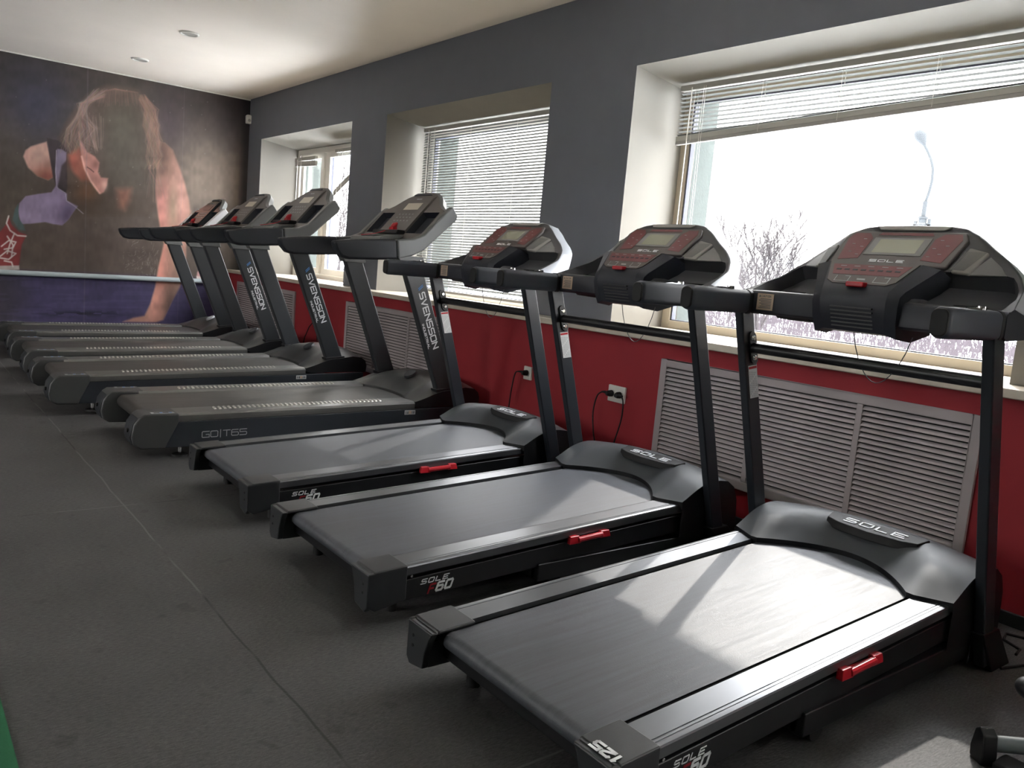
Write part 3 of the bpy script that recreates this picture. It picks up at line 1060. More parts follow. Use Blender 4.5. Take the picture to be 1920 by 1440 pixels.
    # hair strands
    for k in range(300):
        side = k % 3
        t = rng.rand()
        if side == 0:
            a0 = P1(600 + 90 * rng.rand(), 360 + 60 * rng.rand()); x1 = 400 + 220 * t
            w1_ = 14 * rng.randn()
            pl = [a0, P1(570 - 60 * (1 - t) + w1_, 460), P1(520 + 60 * (t - .5) - w1_, 550), P1(x1 + 20 - w1_ * .5, 620), P1(x1 + w1_, 680 + 30 * rng.rand()), P1(x1 - 30 + 80 * rng.rand(), 730 + 60 * rng.rand())]
            col = (120 + 60 * rng.rand(), 88 + 46 * rng.rand(), 78 + 46 * rng.rand())
        elif side == 1:
            x1 = 925 + 95 * t
            w1_ = 12 * rng.randn()
            pl = [P1(890 + 50 * t, 400 + 40 * rng.rand()), P1(x1 - 12 + w1_, 500), P1(x1 + 4 - w1_, 600), P1(x1 + 12 + w1_, 700), P1(x1 + 24 - w1_, 800), P1(x1 + 20 * rng.rand() + w1_, 880), P1(x1 - 20 + 110 * rng.rand(), 960 + 150 * rng.rand())][:4 + int(4 * rng.rand())]
            col = (116 + 60 * rng.rand(), 84 + 36 * rng.rand(), 64 + 36 * rng.rand())
        else:
            x1 = 640 + 250 * t
            pl = [P1(740, 365), P1(x1, 372 + 30 * abs(t - .4)), P1(x1 + 40 * (t - .5), 440 + 40 * rng.rand())]
            col = (118 + 26 * rng.rand(), 88, 76)
        g_ = sum(col) / 3
        col = tuple(c_ * .62 + g_ * .38 for c_ in col)
        blend(line(pl, 0.4 + 0.6 * rng.rand(), 0.9) * (0.12 + 0.42 * rng.rand()), col)
    for k in range(14):
        t = rng.rand()
        pl = [P1(540 + 130 * t, 520 + 40 * rng.rand()), P1(560 + 110 * t, 640), P1(600 + 60 * t, 740 + 40 * rng.rand())]
        blend(line(pl, 0.7, 0.9) * 0.35, (176, 148, 142))
    # splashes
    for k in range(90):
        a = rng.rand() * 250 + 850; b = rng.rand() * 260 + 400
        l = 6 + 22 * rng.rand(); an = rng.rand() * 3.14
        if a > 1020:
            an = 1.57 + 0.3 * rng.randn()
            l *= 1.8
        p0 = P2(a, b); p1_ = P2(a + l * math.cos(an), b + l * math.sin(an))
        blend(line([p0, p1_], 0.4, 0.6) * (0.3 + 0.5 * rng.rand()), (158, 152, 152))
    for k in range(40):
        a = P1(100 + 1450 * rng.rand(), 200 + 1100 * rng.rand())
        blend(gauss(a, 0.8, 0.8, 0.7), (150, 145, 142))
    # paper joint lines and grain
    for xj in (1.16 + 0.72, 2.9, 0.1):
        blend((np.abs(X - xj) < 0.004) * 0.25, (120, 112, 118))
    C *= (1 + 0.10 * (vnoise(5, 9, 11) - 0.5) + 0.16 * (vnoise(23, 14, 12) - 0.5))[..., None]
    off = X < 0.9
    C[off] = C[off] * 0.6 + np.array((60, 52, 52)) * 0.4
    sC = np.clip(C / 255, 0, 1)
    lin = np.where(sC <= 0.04045, sC / 12.92, ((sC + 0.055) / 1.055) ** 2.4) * 1.2
    me = bpy.data.meshes.new('wall_far')
    nv, nu = X.shape
    verts = np.stack([X.ravel(), np.full(X.size, YM), Z.ravel()], -1)
    me.vertices.add(X.size)
    me.vertices.foreach_set('co', verts.ravel())
    i = np.arange((nv - 1) * (nu - 1))
    a = (i // (nu - 1)) * nu + i % (nu - 1)
    quads = np.stack([a, a + 1, a + nu + 1, a + nu], -1)
    me.loops.add(quads.size)
    me.loops.foreach_set('vertex_index', quads.ravel().astype(np.int32))
    me.polygons.add(len(quads))
    me.polygons.foreach_set('loop_start', np.arange(0, quads.size, 4, dtype=np.int32))
    me.update(calc_edges=True)
    ca = me.color_attributes.new('print', 'FLOAT_COLOR', 'POINT')
    ca.data.foreach_set('color', np.concatenate([lin.reshape(-1, 3), np.ones((X.size, 1))], -1).ravel().astype(np.float32))
    m = bpy.data.materials.new('printed_wallpaper')
    m.use_nodes = True
    p = m.node_tree.nodes['Principled BSDF']
    at = m.node_tree.nodes.new('ShaderNodeAttribute')
    at.attribute_name = 'print'
    m.node_tree.links.new(at.outputs['Color'], p.inputs['Base Color'])
    p.inputs['Roughness'].default_value = 0.5
    n_ = m.node_tree.nodes.new('ShaderNodeTexNoise')
    n_.inputs['Scale'].default_value = 3.5
    n_.inputs['Detail'].default_value = 8
    b_ = m.node_tree.nodes.new('ShaderNodeBump')
    b_.inputs['Strength'].default_value = 0.25
    b_.inputs['Distance'].default_value = 0.02
    m.node_tree.links.new(n_.outputs[0], b_.inputs['Height'])
    m.node_tree.links.new(b_.outputs[0], p.inputs['Normal'])
    me.materials.append(m)
    o = bpy.data.objects.new('wall_far', me)
    COL.objects.link(o)
    struct(o)
    MB().box((XL, YM + 0.002, 0), (XO, YM + 0.2, H)).build('wall_far_backing', M['side_wall'], o)


mural()

# ================================================================== TREADMILLS
def nrm_face(a):
    """frame for a face leaning back at angle a: forward-up direction and outward normal"""
    return Vector((math.cos(a), 0, math.sin(a))), Vector((-math.sin(a), 0, math.cos(a)))


def make_home_treadmill():
    """red and black treadmill with crossbar; local x runs to the wall, y to the left, z up"""
    T = empty('treadmill', (0, 0, 0))
    z0, sl = 0.190, 0.0467
    dz = lambda x: z0 + sl * (x - 1.22)

    def hexd(mb, xa, xb, ya, yb, lo, hi, mi=0):
        vs = []
        for dzv in (lo, hi):
            vs += [(xa, ya, dz(xa) + dzv), (xb, ya, dz(xb) + dzv), (xb, yb, dz(xb) + dzv), (xa, yb, dz(xa) + dzv)]
        mb.hexa(vs, mi)

    # deck frame (side beams and cross members)
    df = MB()
    for s in (-1, 1):
        hexd(df, 1.30, 3.0, *(sorted((s * 0.395, s * 0.385))), -0.042, -0.012)
        hexd(df, 1.30, 3.0, *(sorted((s * 0.408, s * 0.385))), -0.122, -0.046)
        hexd(df, 1.30, 3.0, *(sorted((s * 0.400, s * 0.300))), -0.040, -0.020)
    hexd(df, 1.27, 1.31, -0.39, 0.39, -0.10, -0.05)
    hexd(df, 1.32, 2.95, -0.29, 0.29, -0.030, -0.012)
    df.build('deck_frame', M['frame_black'], T, bevel=0.004)
    # running belt, wrapped over the rear roller
    rows = []
    prof = []
    r = 0.026
    xr = 1.265
    for k in range(9):
        a = R(270 - 180 * k / 8)
        prof.append((xr + r * math.cos(a), dz(xr) - 0.004 - r + r * math.sin(a)))
    for k in range(1, 13):
        x = xr + (2.9 - xr) * k / 12
        prof.append((x, dz(x) - 0.004))
    prof = [(2.8, dz(2.8) - 0.06), (1.6, dz(1.6) - 0.058)] + prof
    P = [[(x, y, z) for x, z in prof] for y in (-0.292, -0.1, 0.1, 0.292)]
    MB().grid(P).build('running_belt', M['belt'], T, smooth=40)
    MB().tube([(xr, -0.33, dz(xr) - 0.03), (xr, 0.33, dz(xr) - 0.03)], 0.024, 16).build('rear_roller', M['black'], T, smooth=40)
    # side rails with fine grooves
    for s in (-1, 1):
        rl = MB()
        ys = [0.312, 0.385, 0.3855, 0.389, 0.3895, 0.396, 0.3965, 0.402, 0.410, 0.412, 0.412]
        zs_ = [0.004, 0.004, 0.0022, 0.0022, 0.004, 0.004, 0.0025, 0.0025, 0.001, -0.004, -0.030]
        up = [[(x, s * y, dz(x) + z) for y, z in zip(ys, zs_)] for x in (1.30, 1.75, 2.2, 2.65, 2.72)]
        rl.grid(up)
        dn = [[(x, s * 0.312, dz(x) + z) for z in (0.004, -0.012)] for x in (1.30, 1.75, 2.2, 2.65, 2.72)]
        rl.grid(dn)
        rl.build('side_rail', M['rail'], T, smooth=20)
    # rear end caps
    for s in (-1, 1):
        cm = MB()
        zt = dz(1.22) + 0.008
        o_, i_ = s * 0.418, s * 0.290
        m_ = s * 0.315
        # top plate
        cm.hexa([(1.215, o_, zt - 0.012), (1.345, o_, zt - 0.006), (1.345, i_, zt - 0.006), (1.215, i_, zt - 0.012), (1.220, o_, zt), (1.345, o_, zt + 0.006), (1.345, i_, zt + 0.006), (1.220, i_, zt)])
        # rear plate tapering downwards, and outer side plate
        cm.prism([(o_, zt - 0.006), (i_, zt - 0.006), (s * 0.305, zt - 0.03), (s * 0.322, zt - 0.075), (s * 0.330, zt - 0.125), (s * 0.400, zt - 0.138), (s * 0.418, zt - 0.118)], 1.198, 1.222, 'yz')
        cm.prism([(1.200, zt - 0.004), (1.345, zt + 0.002), (1.345, zt - 0.115), (1.23, zt - 0.138), (1.200, zt - 0.118)], s * 0.4185, s * 0.404)
        cm.box((1.22, min(s * .332, s * .404), zt - 0.128), (1.3, max(s * .332, s * .404), zt - 0.05))
        c = cm.build('end_cap', M['cap'], T, bevel=0.005)
        hl = MB()
        for zz in (zt - 0.045, zt - 0.075):
            hl.tube([(1.1965, s * 0.385, zz), (1.1985, s * 0.385, zz)], 0.005, 8)
        hl.build('screw_hole', M['black_rubber'], c)
        MB().tube([(1.36, s * 0.30, 0.0), (1.36, s * 0.30, dz(1.36) - 0.095)], 0.02, 14).build('rear_foot', M['black_rubber'], T, smooth=40)
    # lower base frame on the floor with transport wheels
    bf = MB()
    for s in (-1, 1):
        bf.box((1.92, min(s * .375, s * .418), 0.045), (3.05, max(s * .375, s * .418), 0.115))
    bf.box((2.90, -0.42, 0.02), (2.97, 0.42, 0.09)).box((1.92, -0.4, 0.05), (1.97, 0.4, 0.10))
    bf.build('base_frame', M['frame_black'], T, bevel=0.005)
    for s in (-1, 1):
        MB().tube([(2.02, s * 0.36, 0.032), (2.02, s * 0.40, 0.032)], 0.032, 20).build('transport_wheel', M['black_rubber'], T, smooth=40)
    # motor hood
    def hood_front(y):
        a = min(abs(y) / 0.30, 1)
        return 2.835 - 0.185 * a ** 1.9 + max(0, abs(y) - 0.30) * 0.45
    P = []
    ny = 33
    for j in range(ny):
        y = -0.423 + 0.846 * j / (ny - 1)
        a = abs(y) / 0.423
        xf = hood_front(y)
        peak = 0.385 - 0.035 * a ** 2
        xp = 2.955
        zf = dz(xf) + 0.016
        row = [(xf + .004, y, zf - 0.03), (xf, y, zf)]
        for k in range(1, 9):
            t = k / 8
            x = xf + (xp - xf) * t
            zz = zf + (peak - zf) * math.sin(t * math.pi / 2) ** 1.15
            # raised shoulders either side of the recessed middle
            sh_ = 1 / (1 + math.exp(-(abs(y) - (0.20 + 0.085 * (1 - t))) / 0.008))
            zz += 0.010 * sh_ * min(1, t * 3) * min(1, (1 - t) * 2.2)
            row.append((x, y, zz))
        for x, z in ((3.01, peak - 0.008), (3.06, peak - 0.04), (3.09, peak - 0.10), (3.10, peak - 0.19), (3.10, 0.10)):
            row.append((x, y, z))
        P.append(row)
    hm = MB().grid(P)
    n = len(P[0])
    for j in range(ny - 1):
        hm.m[j * (n - 1)] = 1
    for idx in (0, ny - 1):
        row = P[idx]
        base = len(hm.v)
        hm.v += [Vector(p) for p in row] + [Vector((row[0][0], row[0][1], 0.10))]
        hm.f.append(tuple(range(base, base + n + 1)))
        hm.m.append(1)
    hd = hm.build('motor_hood', [M['hood'], M['black']], T, smooth=38)
    # name pad on the hood
    pad = MB()
    outl = [(-0.205, .075), (-0.19, .012), (-0.13, -.008), (0.0, -.018), (0.13, -.008), (0.19, .012), (0.205, .075)]
    top, bot_ = [], []
    for yy, xx in outl:
        x = 2.878 + xx
        z = 0.374 - 0.012 * (2.95 - x) / 0.08
        top.append((x, -0.028 - yy * .92, z + 0.010))
        bot_.append((x - 0.004, -0.028 - yy * .94, z - 0.022))
    k = len(outl)
    pad.add(top + bot_, [tuple(range(k)), tuple(range(k, 2 * k))[::-1]] + [(i, (i + 1) % k, k + (i + 1) % k, k + i) for i in range(k)])
    pd = pad.build('badge', M['black_rubber'], hd, bevel=0.004)
    lt = MB()
    lettering(lt, 'SOLE', (2.893, 0.082, 0.3765), (0, -1, 0), (1, 0, 0.15), (-0.15, 0, 1), 0.032, 0.044, 0.018, 0.0065, depth=0.002)
    lt.build('lettering', M['print_white'], hd)
    # uprights
    ux = lambda z: 2.927 - 0.31 * z
    for s in (-1, 1):
        ya, yb = sorted((s * 0.428, s * 0.464))
        um = MB()
        um.hexa([(ux(0.02), ya, 0.02), (ux(0.02) + 0.076, ya, 0.02), (ux(0.02) + 0.076, yb, 0.02), (ux(0.02), yb, 0.02),
                 (ux(1.13), ya, 1.13), (ux(1.13) + 0.076, ya, 1.13), (ux(1.13) + 0.076, yb, 1.13), (ux(1.13), yb, 1.13)])
        up = um.build('upright', M['upright'], T, bevel=0.006, seg=3)
        fm_ = MB()
        fm_.hexa([(3.025 - .06, ya - .012, 0), (3.11, ya - .012, 0), (3.11, yb + .012, 0), (3.025 - .06, yb + .012, 0),
                  (2.868, ya - .004, 0.15), (2.99, ya - .004, 0.15), (2.99, yb + .004, 0.15), (2.868, yb + .004, 0.15)])
        fm_.build('foot', M['black'], T, bevel=0.004)
        if s == 1:
            # white instruction label on the inner face of the left upright
            st = MB()
            zc0, zc1 = 0.79, 0.918
            yy = ya - 0.0012
            st.hexa([(ux(zc0) - .0 + 0.016, yy, zc0), (ux(zc0) + 0.068, yy, zc0 + .006), (ux(zc0) + 0.068, ya + .001, zc0 + .006), (ux(zc0) + 0.016, ya + .001, zc0),
                     (ux(zc1) + 0.016, yy, zc1), (ux(zc1) + 0.068, yy, zc1 + .006), (ux(zc1) + 0.068, ya + .001, zc1 + .006), (ux(zc1) + 0.016, ya + .001, zc1)])
            so = st.build('warning_label', M['paper'], up)
            rd = MB()
            rd.hexa([(ux(.905) + 0.018, yy - .0006, .905), (ux(.905) + 0.066, yy - .0006, .911), (ux(.905) + 0.066, yy, .911), (ux(.905) + 0.018, yy, .905),
                     (ux(.915) + 0.018, yy - .0006, .914), (ux(.915) + 0.066, yy - .0006, .921), (ux(.915) + 0.066, yy, .921), (ux(.915) + 0.018, yy, .914)])
            rd.build('red_stripe', M['red_plastic'], up)
            tx = MB()
            for i in range(5):
                for j in range(12):
                    if (i * 7 + j * 5) % 6 == 0:
                        continue
                    xx = 0.020 + i * 0.0095
                    zz = 0.797 + j * 0.0085
                    tx.box((ux(zz) + xx, yy - .0005, zz), (ux(zz) + xx + 0.003, yy, zz + 0.006))
            tx.build('label_print', M['print_grey'], up)
        # bracket plate for the crossbar, with two bolts
        br = MB()
        yi = s * 0.4275
        yo = yi - s * 0.006
        xc = 2.672
        ring = []
        for p in rrect(0.042, 0.125, 0.020):
            ring.append((xc + p[0] - p[1] * 0.31, 0.99 + p[1]))
        br.prism(ring, yi, yo)
        bo = br.build('bracket', M['black'], T, bevel=0.001)
        for zz in (0.952, 1.028):
            MB().tube([(xc - (zz - .99) * .31, yo, zz), (xc - (zz - .99) * .31, yo - s * 0.007, zz)], [0.011, 0.008], 12).build('bolt', M['chrome'], bo, smooth=40)
    MB().tube([(2.672, -0.422, 0.99), (2.672, 0.422, 0.99)], 0.020, 20).build('crossbar', M['frame_black'], T, smooth=50)

    # handlebars
    for s in (-1, 1):
        sec = rrect(0.056, 0.088, 0.022, 6)
        rows = []
        for x, zc, k in ((2.272, 1.164, .80), (2.276, 1.164, .93), (2.286, 1.164, 1), (2.42, 1.164, 1), (2.60, 1.164, 1)):
            rows.append([(x, s * 0.441 + a * k, zc + b * k) for a, b in sec])
        hb = MB()
        hb.grid([row + [row[0]] for row in rows])
        hb.add(rows[-1], [tuple(range(len(sec)))])
        h = hb.build('handlebar', M['grip'], T, smooth=40)
        ec = MB()
        rr = [(s * 0.441 + a * 0.86, 1.164 + b * 0.86) for a, b in sec]
        ec.prism(rr, 2.264, 2.276, 'yz')
        ec.build('end_plug', M['black_rubber'], h, bevel=0.004)
        col = [[(x, s * 0.441 + a * kk, 1.164 + b * kk) for a, b in sec + [sec[0]]] for x, kk in ((2.598, 1.0), (2.600, 1.05), (2.618, 1.05), (2.620, 1.0))]
        MB().grid(col).build('collar', M['black'], h, smooth=30)
        sw = MB()
        sw.prism([(2.40, 1.207), (2.45, 1.213), (2.475, 1.211), (2.49, 1.214), (2.52, 1.214), (2.52, 1.206), (2.42, 1.204)], s * 0.441 - 0.010, s * 0.441 + 0.010)
        sw.tube([(2.51, s * 0.441, 1.208), (2.51, s * 0.441, 1.218)], 0.014, 14)
        sw.build('pulse_switch', M['chrome'], h, smooth=30)

    # console shell
    A = R(42.3)
    u_, n_ = nrm_face(A)
    tanA = math.tan(A)
    OUT = [(0.0, 1.484), (0.125, 1.482), (0.18, 1.474), (0.235, 1.448), (0.29, 1.404), (0.345, 1.365), (0.40, 1.315), (0.44, 1.262), (0.460, 1.232), (0.472, 1.214)]
    sweep = lambda y: max(0.0, min(0.10, (abs(y) - 0.222) * 0.65))

    def ztop(y):
        y = abs(y)
        for (a, za), (b, zb) in zip(OUT, OUT[1:]):
            if y <= b:
                t = (y - a) / (b - a)
                return za + (zb - za) * t
        return OUT[-1][1]
    xface = lambda z: 2.636 + (z - 1.208) / tanA
    P = []
    yl = sorted(set([round(v, 4) for k_ in (-1, 1) for v in [k_ * q_ for q_ in (0.0, .04, .08, .12, .14, .16, .165, .175, .185, .19, .21, .23, .25, .26, .28, .30, .32, .34, .36, .38, .39, .40, .41, .421, .43, .443, .45, .46, .466, .472)]]))
    ny = len(yl)
    for j in range(ny):
        y = yl[j]
        zt = ztop(y)
        a = abs(y)
        row = [(2.640, y, 1.122), (2.620, y, 1.132), (2.618, y, 1.198), (2.628, y, 1.208)]
        zt_ = max(zt, 1.2095)
        # cup-holder tray: flat floor behind a rim, then the face resumes
        lim = 1.208 + (min(1.330, zt_ - 0.008) - 1.208) * 0.93
        m1 = max(0, min(1, (a - 0.165) / 0.02)) * max(0, min(1, (0.443 - a) / 0.022))
        for t, d_ in ((0.04, 0), (0.09, 1), (0.25, 1), (0.45, 1), (0.7, 1), (0.92, 1), (1.0, 0)):
            z = 1.208 + (lim - 1.208) * t
            x = xface(z)
            dd = d_ * m1 * 0.062 * (0.5 + 0.5 * min(1, t * 1.6))
            row.append((x + dd * math.sin(A) + sweep(y) * min(1, (z - 1.208) / 0.07), y, z - dd * math.cos(A) * 0.9))
        for t in (0.15, 0.3, 0.45, 0.6, 0.75, 0.9, 1.0):
            z = lim + (zt_ - lim) * t
            row.append((xface(z) + sweep(y) * min(1, (z - 1.208) / 0.07), y, z))
        xt = xface(zt_) + sweep(y) * min(1, (zt_ - 1.208) / 0.07)
        th = 0.085
        row += [(xt + 0.012, y, zt_ + 0.003), (xt + th, y, zt_ - 0.012), (max(xt + th * .9, 2.90), y, 1.165 + (zt_ - 1.165) * .6), (2.90, y, 1.165), (2.82, y, 1.13), (2.640, y, 1.122)]
        P.append(row)
    cs = MB()
    nvv = len(P[0])
    for i in range(ny - 1):
        for j in range(nvv - 1):
            back = j >= 4 + 14
            cs.add([P[i][j], P[i + 1][j], P[i + 1][j + 1], P[i][j + 1]], [(0, 1, 2, 3)], 2 if back else (1 if j < 3 else 0))
    cs.add(P[0][:-1], [tuple(range(nvv - 1))], 1)
    cs.add(P[-1][:-1], [tuple(range(nvv - 1))[::-1]], 1)
    con = cs.build('console', [M['console'], M['console_dark'], M['silver_shell']], T, smooth=50)
    # dark cup wells
    for s in (-1, 1):
        MB().tube([(2.75, s * 0.31, 1.206), (2.75, s * 0.31, 1.216)], [0.046, 0.05], 24).build('cup_well', M['black_rubber'], con, smooth=40)

    def fp(z, y, off=0.0):
        return Vector((xface(z) + sweep(y), y, z)) + n_ * off - u_ * 0.009

    def facepoly(mb, pts, lo, hi, mi=0):
        k = len(pts)
        a = [fp(z, y, lo) for y, z in pts]
        b = [fp(z, y, hi) for y, z in pts]
        mb.add(a + b, [tuple(range(k))[::-1], tuple(range(k, 2 * k))] + [(i, (i + 1) % k, k + (i + 1) % k, k + i) for i in range(k)], mi)

    def chamfer(pts_r):
        return pts_r
    # raised display housing
    dh = MB()
    facepoly(dh, [(-0.21, 1.332), (0.21, 1.332), (0.222, 1.43), (0.20, 1.458), (-0.20, 1.458), (-0.222, 1.43)], -0.02, 0.012)
    dsp = dh.build('display_housing', M['panel'], con, bevel=0.006, seg=3)
    for s in (-1, 1):
        rp = MB()
        facepoly(rp, [(s * 0.112, 1.352), (s * 0.185, 1.345), (s * 0.204, 1.428), (s * 0.190, 1.449), (s * 0.135, 1.449), (s * 0.112, 1.43)], 0.0122, 0.0130)
        bp = rp.build('button_panel', M['panel_red'], dsp)
        bt = MB()
        for a_, z_ in ((0.138, 1.425), (0.168, 1.405), (0.130, 1.395), (0.160, 1.375), (0.128, 1.365)):
            facepoly(bt, [(s * a_ - 0.006, z_), (s * a_ + 0.006, z_), (s * a_ + 0.006, z_ + 0.0018), (s * a_ - 0.006, z_ + 0.0018)], 0.013, 0.0135)
        bt.build('button_print', M['print_grey'], bp)
    tr_ = MB()
    facepoly(tr_, [(-0.10, 1.442), (0.10, 1.442), (0.09, 1.452), (-0.09, 1.452)], 0.0122, 0.013)
    tr_.build('top_strip', M['panel_red'], dsp)
    sf = MB()
    facepoly(sf, [(-0.103, 1.366), (0.103, 1.366), (0.103, 1.432), (-0.103, 1.432)], 0.0122, 0.0138)
    sf.build('screen_bezel', M['lcd_frame'], dsp, bevel=0.001)
    sc_ = MB()
    facepoly(sc_, [(-0.078, 1.374), (0.078, 1.374), (0.078, 1.425), (-0.078, 1.425)], 0.0139, 0.0142)
    sc_.build('screen', M['lcd'], dsp)
    lt = MB()
    o_ = fp(1.341, 0.062, 0.0125)
    lettering(lt, 'SOLE', o_, (0, -1, 0), u_, n_, 0.011, 0.024, 0.0085, 0.003, depth=0.0008)
    lt.build('lettering', M['print_white'], dsp)
    vent = MB()
    facepoly(vent, [(-0.115, 1.470), (0.115, 1.470), (0.135, 1.4835), (-0.135, 1.4835)], 0.0, 0.007)
    vent.build('top_vent', M['speaker'], con, bevel=0.002)
    # speaker grilles with ribs and grey side trims
    for s in (-1, 1):
        sp_ = MB()
        facepoly(sp_, [(s * 0.228, 1.322), (s * 0.276, 1.318), (s * 0.290, 1.394), (s * 0.234, 1.408)], -0.004, 0.010)
        spk = sp_.build('speaker_grille', M['speaker'], con, bevel=0.006)
        rb = MB()
        for k in range(14):
            t = (k + .5) / 14
            ya_ = s * (0.224 + 0.036 * t)
            yb_ = s * (0.231 + 0.054 * t)
            facepoly(rb, [(ya_, 1.327), (ya_ + 0.0016, 1.327), (yb_ + 0.0016, 1.392), (yb_, 1.392)], 0.0102, 0.011)
        rb.build('ribs', M['lcd_frame'], spk)
        tm = MB()
        facepoly(tm, [(s * 0.268, 1.320), (s * 0.362, 1.326), (s * 0.335, 1.355), (s * 0.296, 1.386)], -0.004, 0.003)
        tm.build('side_trim', M['lcd_frame'], con, bevel=0.003)
    # lower control block with the nose under it
    cbm = MB()
    prof = [(2.697, 1.336), (2.606, 1.254), (2.590, 1.236), (2.583, 1.205), (2.592, 1.150), (2.615, 1.100), (2.70, 1.092), (2.78, 1.12), (2.80, 1.30)]
    wid = [0.165, 0.125, 0.118, 0.118, 0.115, 0.112, 0.118, 0.14, 0.17]
    k = len(prof)
    L_ = [(x, w_, z) for (x, z), w_ in zip(prof, wid)]
    R__ = [(x, -w_, z) for (x, z), w_ in zip(prof, wid)]
    cbm.add(L_ + R__, [tuple(range(k))] + [tuple(range(k, 2 * k))[::-1]] + [(i, (i + 1) % k, k + (i + 1) % k, k + i) for i in range(k)])
    ch_l = []
    for s in (-1, 1):
        o2 = [(x + 0.012, s * (w_ + 0.055 if i in (0, 8) else w_ + 0.035), z - 0.012) for i, ((x, z), w_) in enumerate(zip(prof, wid))]
        in2 = [(x, s * w_, z) for (x, z), w_ in zip(prof, wid)]
        cbm.add(in2 + o2, [(i, (i + 1) % k, k + (i + 1) % k, k + i) for i in range(k)] + [tuple(range(k, 2 * k))])
    cb = cbm.build('control_block', M['console_dark'], con, smooth=30)
    B0, B1 = Vector((2.606, 0, 1.254)), Vector((2.697, 0, 1.336))
    ub = (B1 - B0).normalized()
    nb = Vector((-ub.z, 0, ub.x))

    def bp_(t, y, off):
        return B0 + (B1 - B0) * t + Vector((0, y, 0)) + nb * off

    def bpoly(mb, pts, lo, hi):
        k = len(pts)
        a = [bp_(t, y, lo) for y, t in pts]
        b = [bp_(t, y, hi) for y, t in pts]
        mb.add(a + b, [tuple(range(k))[::-1], tuple(range(k, 2 * k))] + [(i, (i + 1) % k, k + (i + 1) % k, k + i) for i in range(k)])
    q = MB()
    bpoly(q, [(-0.095, 0.04), (0.095, 0.04), (0.122, 0.18), (0.158, 0.97), (-0.158, 0.97), (-0.122, 0.18)], 0.0, 0.003)
    kp = q.build('keypad', M['panel'], con, bevel=0.001)
    q = MB()
    bpoly(q, [(-0.118, 0.42), (0.118, 0.42), (0.14, 0.86), (-0.14, 0.86)], 0.003, 0.0036)
    q.build('keypad_red_field', M['panel_red'], kp)
    q = MB()
    for i in range(8):
        yy = -0.112 + 0.03 * i
        bpoly(q, [(yy, .60), (yy + .018, .60), (yy + .018, .66), (yy, .66)], 0.0036, 0.0042)
    q.build('keypad_button', M['console_dark'], kp)
    q = MB()
    for i in range(5):
        yy = -0.112 + 0.05 * i
        bpoly(q, [(yy, .775), (yy + .022, .775), (yy + .022, .80), (yy, .80)], 0.0036, 0.004)
    for yy in (-0.07, 0.07):
        for a_, b_, c_, d_ in ((-.026, .12, -.023, .36), (.023, .12, .026, .36), (-.026, .12, .026, .145), (-.026, .335, -.005, .36)):
            bpoly(q, [(yy + a_, b_), (yy + c_, b_), (yy + c_, d_), (yy + a_, d_)], 0.003, 0.0036)
    bpoly(q, [(-0.015, .2), (0.015, .2), (0.018, .27), (-0.012, .27)], 0.003, 0.0036)
    print_onto(kp, q, M['print_grey'])
    MB().box((2.583, -0.032, 1.248), (2.622, 0.032, 1.266)).build('safety_key', M['red_plastic'], con, bevel=0.005)
    # louvres under the nose
    lv = MB()
    for i in range(6):
        zz = 1.112 + i * 0.013
        xx = 2.6105 - (i * 0.013) * 0.42
        lv.box((xx - 0.004, -0.075, zz), (xx + 0.01, 0.075, zz + 0.005))
    lv.build('nose_vent', M['black'], con)
    # small clip under the beam
    MB().prism([(2.64, 1.128), (2.76, 1.128), (2.76, 1.108), (2.66, 1.114)], 0.19, 0.33).build('under_tray', M['black'], con, bevel=0.003)
    # caution label on the beam
    cl = MB()
    cl.box((2.6165, 0.325, 1.139), (2.6185, 0.395, 1.200))
    co = cl.build('caution_label', M['paper_tan'], con)
    lt = MB()
    lettering(lt, 'CAUTION', (2.6165, 0.376, 1.1875), (0, -1, 0), (0, 0, 1), (-1, 0, 0), 0.0065, 0.0045, 0.0018, 0.0013, depth=0.0004)
    for i in range(7):
        lt.box((2.616, 0.333, 1.146 + i * 0.0055), (2.6166, 0.387 - (i * 37 % 5) * 0.003, 1.1485 + i * 0.0055))
    lt.prism([(0.379, 1.187), (0.388, 1.187), (0.3835, 1.195)], 2.616, 2.6166, 'yz')
    lt.build('label_print', M['ink'], co)
    # thin safety cord loop
    pts = []
    for i in range(15):
        t = i / 14
        y = 0.02 - 0.205 * t
        z = 1.10 - 0.165 * math.sin(math.pi * t) ** 0.75
        pts.append((2.66, y, z))
    MB().tube(pts, 0.0016, 6).build('safety_cord', M['ink'], T, smooth=60)
    # red release lever on the right side
    rh = MB()
    for s_ in (-1,):
        z_ = 0.196
        rh.box((2.06, -0.422, z_ - 0.014), (2.27, -0.410, z_ + 0.004))
        rh.hexa([(2.055, -0.434, z_ - 0.018), (2.115, -0.434, z_ - 0.018), (2.105, -0.410, z_ - 0.020), (2.06, -0.410, z_ - 0.020), (2.06, -0.430, z_ + 0.012), (2.108, -0.430, z_ + 0.012), (2.10, -0.410, z_ + 0.012), (2.065, -0.410, z_ + 0.012)])
        rh.hexa([(2.215, -0.434, z_ - 0.012), (2.275, -0.434, z_ - 0.012), (2.27, -0.410, z_ - 0.014), (2.22, -0.410, z_ - 0.014), (2.22, -0.430, z_ + 0.016), (2.268, -0.430, z_ + 0.016), (2.265, -0.410, z_ + 0.016), (2.225, -0.410, z_ + 0.016)])
        rh.tube([(2.10, -0.428, z_ - 0.004), (2.23, -0.428, z_ + 0.002)], 0.0115, 10)
    rh.build('release_lever', M['red_plastic'], T, bevel=0.003)
    # side lettering
    lt = MB()
    y = -0.4082
    lettering(lt, 'SOLE', (1.405, y, 0.124), (1, 0, sl), (0, 0, 1), (0, -1, 0), 0.0150, 0.0200, 0.0095, 0.0030, slant=0.40, depth=0.001)
